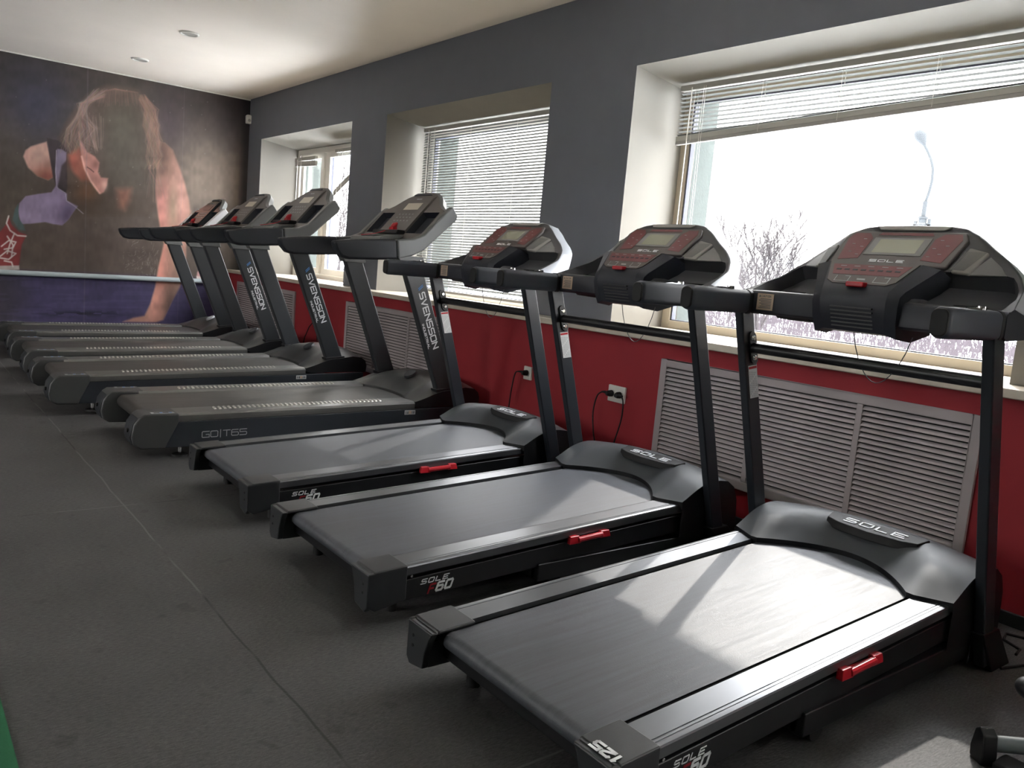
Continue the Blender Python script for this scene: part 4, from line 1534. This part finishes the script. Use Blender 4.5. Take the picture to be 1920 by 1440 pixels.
    lettering(lt, '60', (1.468, y, 0.090), (1, 0, sl * 1.5), (0, 0, 1), (0, -1, 0), 0.028, 0.024, 0.012, 0.0075, slant=0.35, depth=0.001)
    lt.build('side_lettering', M['print_white'], T)
    lt = MB()
    lettering(lt, 'F', (1.436, y, 0.087), (1, 0, sl * 1.5), (0, 0, 1), (0, -1, 0), 0.028, 0.020, 0.008, 0.0065, slant=0.35, depth=0.001)
    lt.build('side_letter', M['print_red'], T)
    MB().tube([(1.365, -0.4085, dz(1.365) - 0.036), (1.365, -0.4125, dz(1.365) - 0.036)], 0.0045, 10).build('screw', M['chrome'], T)
    return T


HOME = make_home_treadmill()
HOME.location = (0.0, 1.482, 0)
hg = 'black treadmills with red keypads nearer the camera'
tag(HOME, 'nearest black treadmill, number 125 on its rear end cap', 'treadmill', hg)
h2 = copy_tree(HOME)
h2.location = (0.045, 2.646, 0)
h2['label'] = 'middle one of three treadmills with red keypads and crossbars, facing window edge'
h3 = copy_tree(HOME)
h3.location = (0.055, 3.765, 0)
h3['label'] = 'red-keypad treadmill beside the row with lettered uprights, console against lowered blind'
# stencilled number on the nearest machine only
lt = MB()
lettering(lt, '125', (1.238, -0.402, 0.2005), (0, 1, 0), (-1, 0, -0.04), (-0.04, 0, 1), 0.026, 0.022, 0.010, 0.0075, depth=0.001)
lt.build('stencilled_number', M['print_white'], HOME)


def make_gym_treadmill(white=False):
    """heavier treadmill with leaning uprights; local origin below the rear edge, x to the wall"""
    T = empty('gym_treadmill', (0, 0, 0))
    dzf = lambda x: 0.248 + 0.0145 * (x - 1.13)
    W = 0.462
    # side skirts
    for s in (-1, 1):
        sk_ = MB()
        ya, yb = sorted((s * W, s * (W - 0.03)))
        sk_.prism([(1.255, 0.064), (1.330, dzf(1.33) - 0.043), (2.86, dzf(2.86) - 0.043), (3.36, 0.235), (3.36, 0.07), (3.30, 0.055)], ya, yb)
        so = sk_.build('side_skirt', M['skirt'], T, bevel=0.004)
        if s == -1:
            lt = MB()
            lettering(lt, 'GO|T65', (1.462, -W - 0.0002, 0.112), (1, 0, .02), (0, 0, 1), (0, -1, 0), 0.034, 0.040, 0.0085, 0.0042, depth=0.001)
            lt.build('side_lettering', M['print_grey'], so)
            st = MB().box((2.782, -W - 0.001, 0.193), (2.864, -W + 0.002, 0.222)).build('warning_sticker', M['paper'], so)
            mk = MB()
            for a_, b_ in ((2.790, 2.797), (2.803, 2.812), (2.836, 2.842), (2.848, 2.857)):
                mk.box((a_, -W - 0.0018, 0.198), (b_, -W - 0.0008, 0.216))
            mk.build('sticker_print', M['ink'], so)
            MB().box((2.814, -W - 0.0018, 0.197), (2.833, -W - 0.0008, 0.218)).build('sticker_orange', M['paper_tan'], so)
    # rails with inlaid chevron strip
    for s in (-1, 1):
        rows = []
        ys = [0.285, 0.292, 0.42, 0.45, W, W + 0.001, W]
        zs_ = [-0.012, 0.004, 0.006, 0.004, -0.008, -0.026, -0.040]
        for x in (1.30, 1.8, 2.3, 2.858):
            rows.append([(x, s * y, dzf(x) + z) for y, z in zip(ys, zs_)])
        rl = MB().grid(rows)
        rl.add(rows[-1] + [(2.858, s * 0.285, dzf(2.858) - 0.04)], [tuple(range(8))])
        ro = rl.build('side_rail', M['s_rail'], T, smooth=30)
        cv = MB()
        for i in range(38):
            x = 1.55 + i * 0.0292
            z = dzf(x) + 0.0062
            yc = s * 0.355
            cv.hexa([(x, yc - .031, z - .001), (x + .015, yc - .031, z - .001), (x + .023, yc + .031, z - .001), (x + .008, yc + .031, z - .001),
                     (x + .002, yc - .028, z + .005), (x + .011, yc - .028, z + .005), (x + .019, yc + .028, z + .005), (x + .010, yc + .028, z + .005)])
        cv.build('ribbed_inlay', M['chevron'], ro)
    # belt
    r = 0.042
    xr = 1.215
    prof = [(2.7, dzf(2.7) - 0.10), (1.5, dzf(1.5) - 0.098)]
    for k in range(11):
        a = R(270 - 180 * k / 10)
        prof.append((xr + r * math.cos(a), dzf(xr) - 0.010 - r + r * math.sin(a)))
    for k in range(1, 11):
        x = xr + (3.05 - xr) * k / 10
        prof.append((x, dzf(x) - 0.010))
    MB().grid([[(x, y, z) for x, z in prof] for y in (-0.28, 0, 0.28)]).build('running_belt', M['s_belt'], T, smooth=40)
    df = MB().box((1.30, -0.43, 0.085), (3.3, 0.43, 0.14))
    df.build('deck_frame', M['frame_black'], T, bevel=0.004)
    # rear caps
    for s in (-1, 1):
        zt = dzf(1.2) + 0.007
        prof = [(1.125, zt - 0.016), (1.150, zt), (1.335, zt + 0.002), (1.335, zt - 0.045), (1.262, 0.058), (1.135, 0.062), (1.098, 0.085), (1.086, 0.13), (1.098, 0.20)]
        ya, yb = sorted((s * (W + 0.006), s * 0.292))
        c = MB().prism(prof, ya, yb).build('end_cap', M['s_cap'], T, bevel=0.012, seg=3)
        MB().prism([(1.120, zt - 0.018), (1.094, 0.20), (1.081, 0.13), (1.094, 0.088), (1.104, 0.088), (1.092, 0.13), (1.105, 0.20)], ya + 0.018, yb - 0.018).build('cap_rear_panel', M['cap_dark'], c, bevel=0.003)
        sb = MB()
        y0_, y1_ = sorted((s * (W - 0.045), s * (W - 0.012)))
        st = MB().box((1.190, y0_, zt + .0008), (1.312, y1_, zt + 0.0030)).build('reflective_sticker', M['print_grey'], c)
        for a_, b_, mm in ((1.205, 1.235, 'cap_dark'), (1.238, 1.25, 'print_blue'), (1.253, 1.283, 'cap_dark'), (1.287, 1.30, 'print_blue')):
            MB().box((a_, y0_ + .006, zt + .0030), (b_, y1_ - .006, zt + .0036)).build('sticker_mark', M[mm], c)
        MB().tube([(1.088, s * 0.39, 0.16), (1.078, s * 0.39, 0.16)], 0.012, 12).build('cap_slot', M['black_rubber'], c)
    # levelling feet
    for s in (-1, 1):
        for x in (1.36, 3.12):
            lf = MB()
            lf.tube([(x, s * 0.40, 0.0), (x, s * 0.40, 0.012), (x, s * 0.40, 0.02)], [0.045, 0.042, 0.02], 20)
            fo = lf.build('levelling_foot', M['black_rubber'], T, smooth=30)
            MB().tube([(x, s * 0.40, 0.02), (x, s * 0.40, 0.092)], 0.010, 10).build('foot_bolt', M['chrome'], fo, smooth=40)
    # motor hood
    P = []
    ny = 37
    for j in range(ny):
        y = -W + 2 * W * j / (ny - 1)
        a = abs(y) / W
        xf = 2.86 + 0.055 * max(0, 1 - (a / 0.62) ** 4) + 0.02 * (1 - a)
        zf = dzf(xf) + 0.004
        peak = 0.362 + 0.042 * (1 - a ** 2)
        xp = 3.14
        row = [(xf, y, zf - 0.02), (xf, y, zf)]
        for k in range(1, 9):
            t = k / 8
            zz = zf + (peak - zf) * math.sin(t * math.pi / 2) ** 1.1
            sh_ = 1 / (1 + math.exp(-(a - (0.60 + 0.25 * (1 - t))) / 0.02))
            zz -= 0.012 * sh_ * min(1, t * 3)
            row.append((xf + (xp - xf) * t, y, zz))
        for x, z in ((3.26, peak + 0.006), (3.335, peak - 0.004), (3.372, peak - 0.03), (3.385, peak - 0.07), (3.380, 0.24)):
            row.append((x, y, z))
        P.append(row)
    hm = MB().grid(P)
    n = len(P[0])
    for idx in (0, ny - 1):
        row = P[idx]
        base = len(hm.v)
        hm.v += [Vector(p) for p in row] + [Vector((2.90, row[0][1], 0.24))]
        hm.f.append(tuple(range(base, base + n + 1)))
        hm.m.append(1)
    hd = hm.build('motor_hood', [M['s_hood'], M['black']], T, smooth=38)
    MB().tube([(3.075, -0.02, 0.394), (3.068, -0.02, 0.4065)], [0.05, 0.046], 24).build('hood_badge', M['cap_dark' if not white else 'print_grey'], hd, smooth=40)
    # uprights
    ux = lambda z: 3.175 - 0.40 * z
    for s in (-1, 1):
        ya, yb = sorted((s * 0.447, s * 0.390))
        um = MB()
        um.hexa([(ux(.33), ya, 0.33), (ux(.33) + 0.145, ya, 0.33), (ux(.33) + 0.145, yb, 0.33), (ux(.33), yb, 0.33),
                 (ux(1.2), ya, 1.2), (ux(1.2) + 0.145, ya, 1.2), (ux(1.2) + 0.145, yb, 1.2), (ux(1.2), yb, 1.2)])
        up = um.build('upright', M['s_upright'], T, bevel=0.012, seg=3)
        bsk = MB()
        bsk.hexa([(ux(.335) - .012, ya - .01, 0.335), (ux(.335) + 0.158, ya - .01, 0.345), (ux(.335) + 0.158, yb + .01, 0.345), (ux(.335) - .012, yb + .01, 0.335),
                  (ux(.36) - .008, ya - .008, 0.358), (ux(.36) + 0.155, ya - .008, 0.37), (ux(.36) + 0.155, yb + .008, 0.37), (ux(.36) - .008, yb + .008, 0.358)])
        bsk.build('base_collar', M['black'], up, bevel=0.003)
        tc_ = MB()
        tc_.hexa([(ux(1.16) - .012, ya - .012, 1.165), (ux(1.16) + 0.158, ya - .012, 1.165), (ux(1.16) + 0.158, yb + .012, 1.165), (ux(1.16) - .012, yb + .012, 1.165),
                  (ux(1.24) - .03, ya - .012, 1.24), (ux(1.24) + 0.165, ya - .012, 1.24), (ux(1.24) + 0.165, yb + .012, 1.24), (ux(1.24) - .03, yb + .012, 1.24)])
        tc_.build('top_collar', M['s_console'], up, bevel=0.004)
        if s == -1 and not white:
            d = Vector((0.39, 0, -1)).normalized()
            u2 = Vector((1, 0, 0.39)).normalized()
            lt = MB()
            lettering(lt, 'SVENSSON', Vector((ux(1.0) + 0.064, ya - 0.0002, 1.0)), d, u2, (0, -1, 0), 0.040, 0.038, 0.0125, 0.0085, depth=0.001)
            lettering(lt, 'INDUSTRIAL', Vector((ux(.80) + 0.022, ya - 0.0002, 0.80)), d, u2, (0, -1, 0), 0.014, 0.0155, 0.0048, 0.0032, depth=0.001)
            lt.build('upright_lettering', M['print_white'], up)
            bl = MB()
            for kk in (0, 1):
                o_ = Vector((ux(1.035) + 0.066 + .0, ya - 0.001, 1.035)) + d * (0.011 * kk)
                a_ = o_; b_ = o_ + u2 * 0.040 - d * 0.016
                q_ = [a_, b_, b_ + d * 0.007, a_ + d * 0.007]
                bl.hexa(q_ + [p - Vector((0, 0.001, 0)) for p in q_])
            bl.build('blue_mark', M['print_blue'], up)
    # handlebars
    for s in (-1, 1):
        ya, yb = s * 0.462, s * 0.395
        n_r = 6
        prof = [(2.205, 1.290), (2.225, 1.235), (2.262, 1.196), (2.315, 1.186), (2.480, 1.196), (2.655, 1.210), (2.638, 1.338), (2.50, 1.328), (2.35, 1.312)]
        o = MB().prism(prof, ya, yb).build('handlebar', M['s_grip'], T, bevel=0.018, seg=4)
    # console arms: side body that rises to the display
    sidep = [(2.640, 1.338), (2.760, 1.352), (2.835, 1.385), (2.990, 1.545), (3.045, 1.590), (3.092, 1.530), (3.075, 1.495), (2.975, 1.405), (2.845, 1.285), (2.757, 1.240), (2.657, 1.212)]
    A = math.atan2(1.567 - 1.385, 2.983 - 2.826)
    u_, n_ = nrm_face(A)
    shell = 'white_shell' if white else 's_console'
    for s in (-1, 1):
        MB().prism(sidep, s * 0.462, s * 0.405).build('console_arm', M[shell], T, bevel=0.012, seg=3)
    # cross body between the arms
    c = MB()
    OUT = [(0.0, 1.700), (0.12, 1.692), (0.22, 1.655), (0.30, 1.60), (0.36, 1.575), (0.42, 1.56)]

    def ztop(y):
        y = abs(y)
        for (a, za), (b, zb) in zip(OUT, OUT[1:]):
            if y <= b:
                return za + (zb - za) * (y - a) / (b - a)
        return OUT[-1][1]
    xf_ = lambda z: 2.852 + (z - 1.385) / math.tan(A)
    P = []
    yl = sorted(set([k_ * q_ for k_ in (-1, 1) for q_ in (0.0, .05, .10, .14, .170, .175, .178, .186, .21, .24, .27, .30, .33, .36, .380, .388, .40, .42)]))
    for y in yl:
        zt = ztop(y)
        a = abs(y)
        row = [(2.70, y, 1.225), (2.655, y, 1.25), (2.650, y, 1.30), (2.70, y, 1.325), (2.80, y, 1.345)]
        zl = [1.362, 1.394, 1.400, 1.44, 1.48, 1.52, 1.540, 1.546] + [1.546 + (zt - 1.546) * t for t in (.25, .5, .75, 1.0)]
        for k, z in enumerate(zl):
            rec = 1.0 if (2 <= k <= 6 and 0.185 < a < 0.381) else 0.0
            mid = 1.0 if (a < 0.176 and 2 <= k < len(zl) - 1) else 0.0
            row.append(tuple(Vector((xf_(z), y, z)) - n_ * 0.045 * rec + n_ * 0.014 * mid))
        xt = xf_(zt)
        row += [(xt + 0.03, y, zt + 0.004), (xt + 0.06, y, zt - 0.03), (xt + 0.035, y, zt - 0.09), (2.86, y, 1.31), (2.79, y, 1.25), (2.70, y, 1.225)]
        P.append(row)
    cm = MB()
    for i in range(len(yl) - 1):
        a = abs(yl[i] + yl[i + 1]) / 2
        for j in range(len(P[0]) - 1):
            mi = 0
            if 5 <= j <= 15:
                mi = 1
                if 0.178 < a < 0.388 and 6 <= j <= 11:
                    mi = 2
            cm.add([P[i][j], P[i + 1][j], P[i + 1][j + 1], P[i][j + 1]], [(0, 1, 2, 3)], mi)
    cm.add(P[0][:-1], [tuple(range(len(P[0]) - 1))], 0)
    cm.add(P[-1][:-1], [tuple(range(len(P[0]) - 1))[::-1]], 0)
    con = cm.build('console', [M['s_console'], M['s_face'] if not white else M['lcd_dark'], M['console_dark']], T, smooth=40)

    def fp(z, y, off=0.0):
        return Vector((xf_(z), y, z)) + n_ * off

    def facepoly(mb, pts, lo, hi, mi=0):
        k = len(pts)
        a = [fp(z, y, lo) for y, z in pts]
        b = [fp(z, y, hi) for y, z in pts]
        mb.add(a + b, [tuple(range(k))[::-1], tuple(range(k, 2 * k))] + [(i, (i + 1) % k, k + (i + 1) % k, k + i) for i in range(k)], mi)
    q = MB()
    facepoly(q, [(-0.098, 1.556), (0.098, 1.556), (0.098, 1.606), (-0.098, 1.606)], 0.0143, 0.016)
    q.build('screen', M['lcd_warm'] if not white else M['lcd_dark'], con)
    q = MB()
    facepoly(q, [(-0.035, 1.634), (0.035, 1.634), (0.035, 1.641), (-0.035, 1.641)], 0.0143, 0.0152)
    q.build('face_print', M['print_grey'], con)
    q = MB()
    for i in range(5):
        for j in range(3):
            yy = -0.1 + i * 0.045
            zz = 1.47 + j * 0.024
            facepoly(q, [(yy, zz), (yy + .02, zz), (yy + .02, zz + .008), (yy, zz + .008)], 0.0143, 0.015)
    print_onto(con, q, M['lcd_frame'])
    q = MB()
    facepoly(q, [(-0.12, 1.668), (0.12, 1.668), (0.09, 1.682), (-0.09, 1.682)], 0.004, 0.0165)
    q.build('top_slot', M['console_dark'], con)
    # book ledge, lower deck and hand tray
    MB().hexa([(2.79, -0.17, 1.385), (2.86, -0.17, 1.385), (2.86, 0.17, 1.385), (2.79, 0.17, 1.385), (2.80, -0.175, 1.412), (2.872, -0.175, 1.412), (2.872, 0.175, 1.412), (2.80, 0.175, 1.412)]).build('book_ledge', M['black'], con, bevel=0.005)
    MB().prism([(2.64, 1.322), (2.80, 1.35), (2.83, 1.372), (2.78, 1.375), (2.655, 1.352)], -0.22, 0.22).build('control_deck', M['s_console'], con, bevel=0.008)
    MB().hexa([(2.668, -0.09, 1.352), (2.742, -0.09, 1.362), (2.742, 0.09, 1.362), (2.668, 0.09, 1.352), (2.668, -0.09, 1.358), (2.742, -0.09, 1.369), (2.742, 0.09, 1.369), (2.668, 0.09, 1.358)]).build('tray_recess', M['console_dark'], con)
    q = MB()
    q.tube([(2.83, -0.045, 1.425), (2.845, -0.05, 1.445), (2.862, -0.055, 1.462)], [0.017, 0.02, 0.006], 10)
    q.box((2.82, -0.075, 1.413), (2.85, -0.02, 1.43))
    k_ = q.build('safety_clip', M['red_plastic'], con, smooth=50)
    q = MB()
    q.tube([(2.825, -0.04, 1.42), (2.80, -0.01, 1.405), (2.78, 0.03, 1.39), (2.75, 0.05, 1.378), (2.70, 0.08, 1.366), (2.665, 0.09, 1.36)], 0.0025, 6)
    q.build('safety_cord', M['red_plastic'], con, smooth=50)
    return T


G0 = make_gym_treadmill()
gg = 'grey gym treadmills with leaning uprights'
G0.location = (0, 5.108, 0)
tag(G0, 'nearest grey gym treadmill, its side skirt with grey lettering fully in view', 'treadmill', gg)
g2 = copy_tree(G0)
g2.location = (-0.20, 6.43, 0)
g2.rotation_euler[1] = R(-0.7)
g2['label'] = 'middle one of the three grey treadmills with white lettered uprights'
g3 = copy_tree(G0)
g3.location = (-0.18, 7.765, 0)
g3.rotation_euler[1] = R(-0.4)
g3['label'] = 'grey lettered gym treadmill standing next to the farthest, white-sided one'
G1 = make_gym_treadmill(True)
G1.location = (-0.13, 9.225, 0)
tag(G1, 'farthest treadmill with white-sided console, standing beside the mural wall', 'treadmill', gg)

# ================================================================== exercise machine at the right edge
T = empty('exercise_machine', (2.34, 0.72, 0))
tag(T, 'dark exercise machine partly in view at the lower right edge', 'exercise machine')
MB().tube([(0.02, 0.055, 0.055), (0.16, -0.06, 0.055), (0.36, -0.22, 0.055)], 0.022, 14).build('stabiliser_bar', M['steel_tube'], T, smooth=50)
q = MB()
q.prism([(-0.03, 0.0), (0.03, 0.0), (0.034, 0.03), (0.022, 0.085), (0.0, 0.10), (-0.024, 0.085), (-0.034, 0.03)], -0.02, 0.02)
e = q.build('end_cap', M['black'], T, bevel=0.006)
e.location = (0.012, 0.065, 0)
e.rotation_euler = (0, 0, R(50))
MB().box((-0.02, -0.08, 0.0), (0.06, 0.03, 0.028)).build('rubber_foot', M['black_rubber'], T, bevel=0.006)
MB().tube([(0.14, -0.05, 0.05), (0.22, -0.07, 0.30), (0.25, -0.08, 0.42)], 0.02, 14).build('post', M['steel_tube'], T, smooth=50)
kk = bpy.data.meshes.new('roller_pad')
bm = bmesh.new()
bmesh.ops.create_uvsphere(bm, u_segments=24, v_segments=16, radius=1)
bmesh.ops.scale(bm, vec=(0.042, 0.06, 0.034), verts=bm.verts)
bmesh.ops.translate(bm, vec=(-0.02, -0.05, 0.262), verts=bm.verts)
for f in bm.faces:
    f.smooth = True
bm.to_mesh(kk)
bm.free()
kk.materials.append(M['black'])
ko = bpy.data.objects.new('roller_pad', kk)
ko.parent = T
COL.objects.link(ko)
MB().tube([(-0.02, -0.06, 0.262), (0.10, -0.10, 0.28), (0.22, -0.07, 0.30)], 0.012, 10).build('pad_arm', M['steel_tube'], T, smooth=50)

# ================================================================== outside
g = MB().box((XO + 0.01, -80, -0.72), (260, 260, -0.6)).build('ground', M['snow'])
struct(g)
rnd = random.Random(4)


def branch(mb, p, d, l, r, depth):
    pts = [p]
    dd = d.copy()
    n = 4
    for i in range(n):
        dd = (dd + Vector((rnd.uniform(-.14, .14), rnd.uniform(-.14, .14), rnd.uniform(-.02, .10)))).normalized()
        pts.append(pts[-1] + dd * l / n)
    rs = [max(0.014, r * (1 - 0.6 * i / n)) for i in range(n + 1)]
    mb.tube(pts, rs, 5 if depth > 1 else 3, cap=False)
    if depth <= 0:
        return
    kids = 5 if depth > 1 else 4
    for k in range(kids):
        t = rnd.uniform(0.25, 1.0)
        i = min(n - 1, int(t * n))
        q = pts[i].lerp(pts[i + 1], t * n - i)
        side = Vector((rnd.uniform(-1, 1), rnd.uniform(-1, 1), rnd.uniform(0.1, .9))).normalized()
        nd = (dd * 0.8 + side * 0.8).normalized()
        branch(mb, q, nd, l * rnd.uniform(.42, .62), max(0.021, rs[i] * 0.5), depth - 1)


def tree(x, y, h, label, stems=3, z=-0.6):
    T = empty('bare_tree', (x, y, z))
    tag(T, label, 'tree', 'bare winter trees outside')
    for k in range(stems):
        mb = MB()
        d = Vector(((k - (stems - 1) / 2) * 0.17 * (-1) ** (k > 9), (k - (stems - 1) / 2) * -0.14 + rnd.uniform(-.1, .1), 1)).normalized()
        branch(mb, Vector((rnd.uniform(-.1, .1), rnd.uniform(-.1, .1), 0)), d, h * rnd.uniform(.45, .72), 0.06 * h / 5.5, 3)
        mb.build('stem', M['bark'], T)


tree(30, 21.35, 6.6, 'tall bare multi-stemmed tree seen through the nearest window', 5)
tree(41, 23.6, 5.0, 'smaller bare tree right of the tall bare tree outside', 3)
tree(36, 27.5, 4.2, 'bare tree left of the tall bare tree outside', 3)
tree(24, 50, 7.0, 'bare tree seen through the far window', 3)

# street lamp
T = empty('street_lamp', (36, 17.9, -0.6))
tag(T, 'tall curved street lamp outside the nearest window', 'street lamp')
MB().tube([(0, 0, 0), (0, 0, 5.2), (0, 0, 5.7)], [0.20, 0.165, 0.16], 12).build('concrete_pole', M['concrete'], T, smooth=50)
q = MB()
for z in (5.05, 5.35, 5.6):
    q.tube([(0, 0, z), (0, 0, z + 0.06)], 0.21, 12)
q.box((-0.05, -0.42, 5.3), (0.05, 0.42, 5.36)).box((-0.05, -0.36, 5.05), (0.05, -0.24, 5.6)).box((-0.05, 0.24, 5.15), (0.05, 0.36, 5.5))
q.build('clamp_band', M['lamp_metal'], T, smooth=30)
# arm direction: image-left is towards +y
MB().tube([(0, 0, 5.6), (0, 0, 6.35)], 0.10, 10).build('mast_sleeve', M['lamp_metal'], T, smooth=50)
pts = [(0, 0, 6.3), (0, -0.10, 6.8), (0, -0.14, 7.2), (0, -0.11, 7.7), (0, 0.03, 8.1), (0, 0.22, 8.45), (-0.05, 0.42, 8.78)]
MB().tube(pts, 0.062, 10).build('curved_arm', M['lamp_metal'], T, smooth=50)
q = MB()
q.tube([(-0.04, 0.38, 8.72), (-0.06, 0.48, 8.90), (-0.08, 0.58, 9.10), (-0.10, 0.68, 9.30), (-0.12, 0.74, 9.42)], [0.06, 0.16, 0.26, 0.24, 0.12], 14)
q.build('lamp_head', M['lamp_metal'], T, smooth=50)

# brush standing in the snow
sb = MB()
for k in range(5200):
    t = rnd.random()
    X = 9 + 42 * t ** 1.3
    Y = X * rnd.uniform(0.28, 1.15) if k % 5 else X * rnd.uniform(1.15, 2.6)
    hgt = rnd.uniform(.25, .75) * (0.5 + X / 40)
    for s_ in range(3):
        lx, ly = rnd.uniform(-.18, .18), rnd.uniform(-.25, .25)
        wd = 0.005 + 0.0005 * X
        b0 = Vector((X + rnd.uniform(-.1, .1), Y + rnd.uniform(-.3, .3), -0.62))
        t0 = b0 + Vector((lx * hgt, ly * hgt, hgt * rnd.uniform(.6, 1)))
        sb.add([b0 + Vector((wd * .5, -wd, 0)), b0 + Vector((-wd * .5, wd, 0)), b0 + Vector((wd, wd * .4, 0)), t0], [(0, 1, 3), (1, 2, 3), (2, 0, 3)])
so = link_mesh('dry_brush', sb.v, sb.f, M['twig'])
tag(so, 'dry brush and weeds standing in the snow outside', 'brush', kind='stuff')
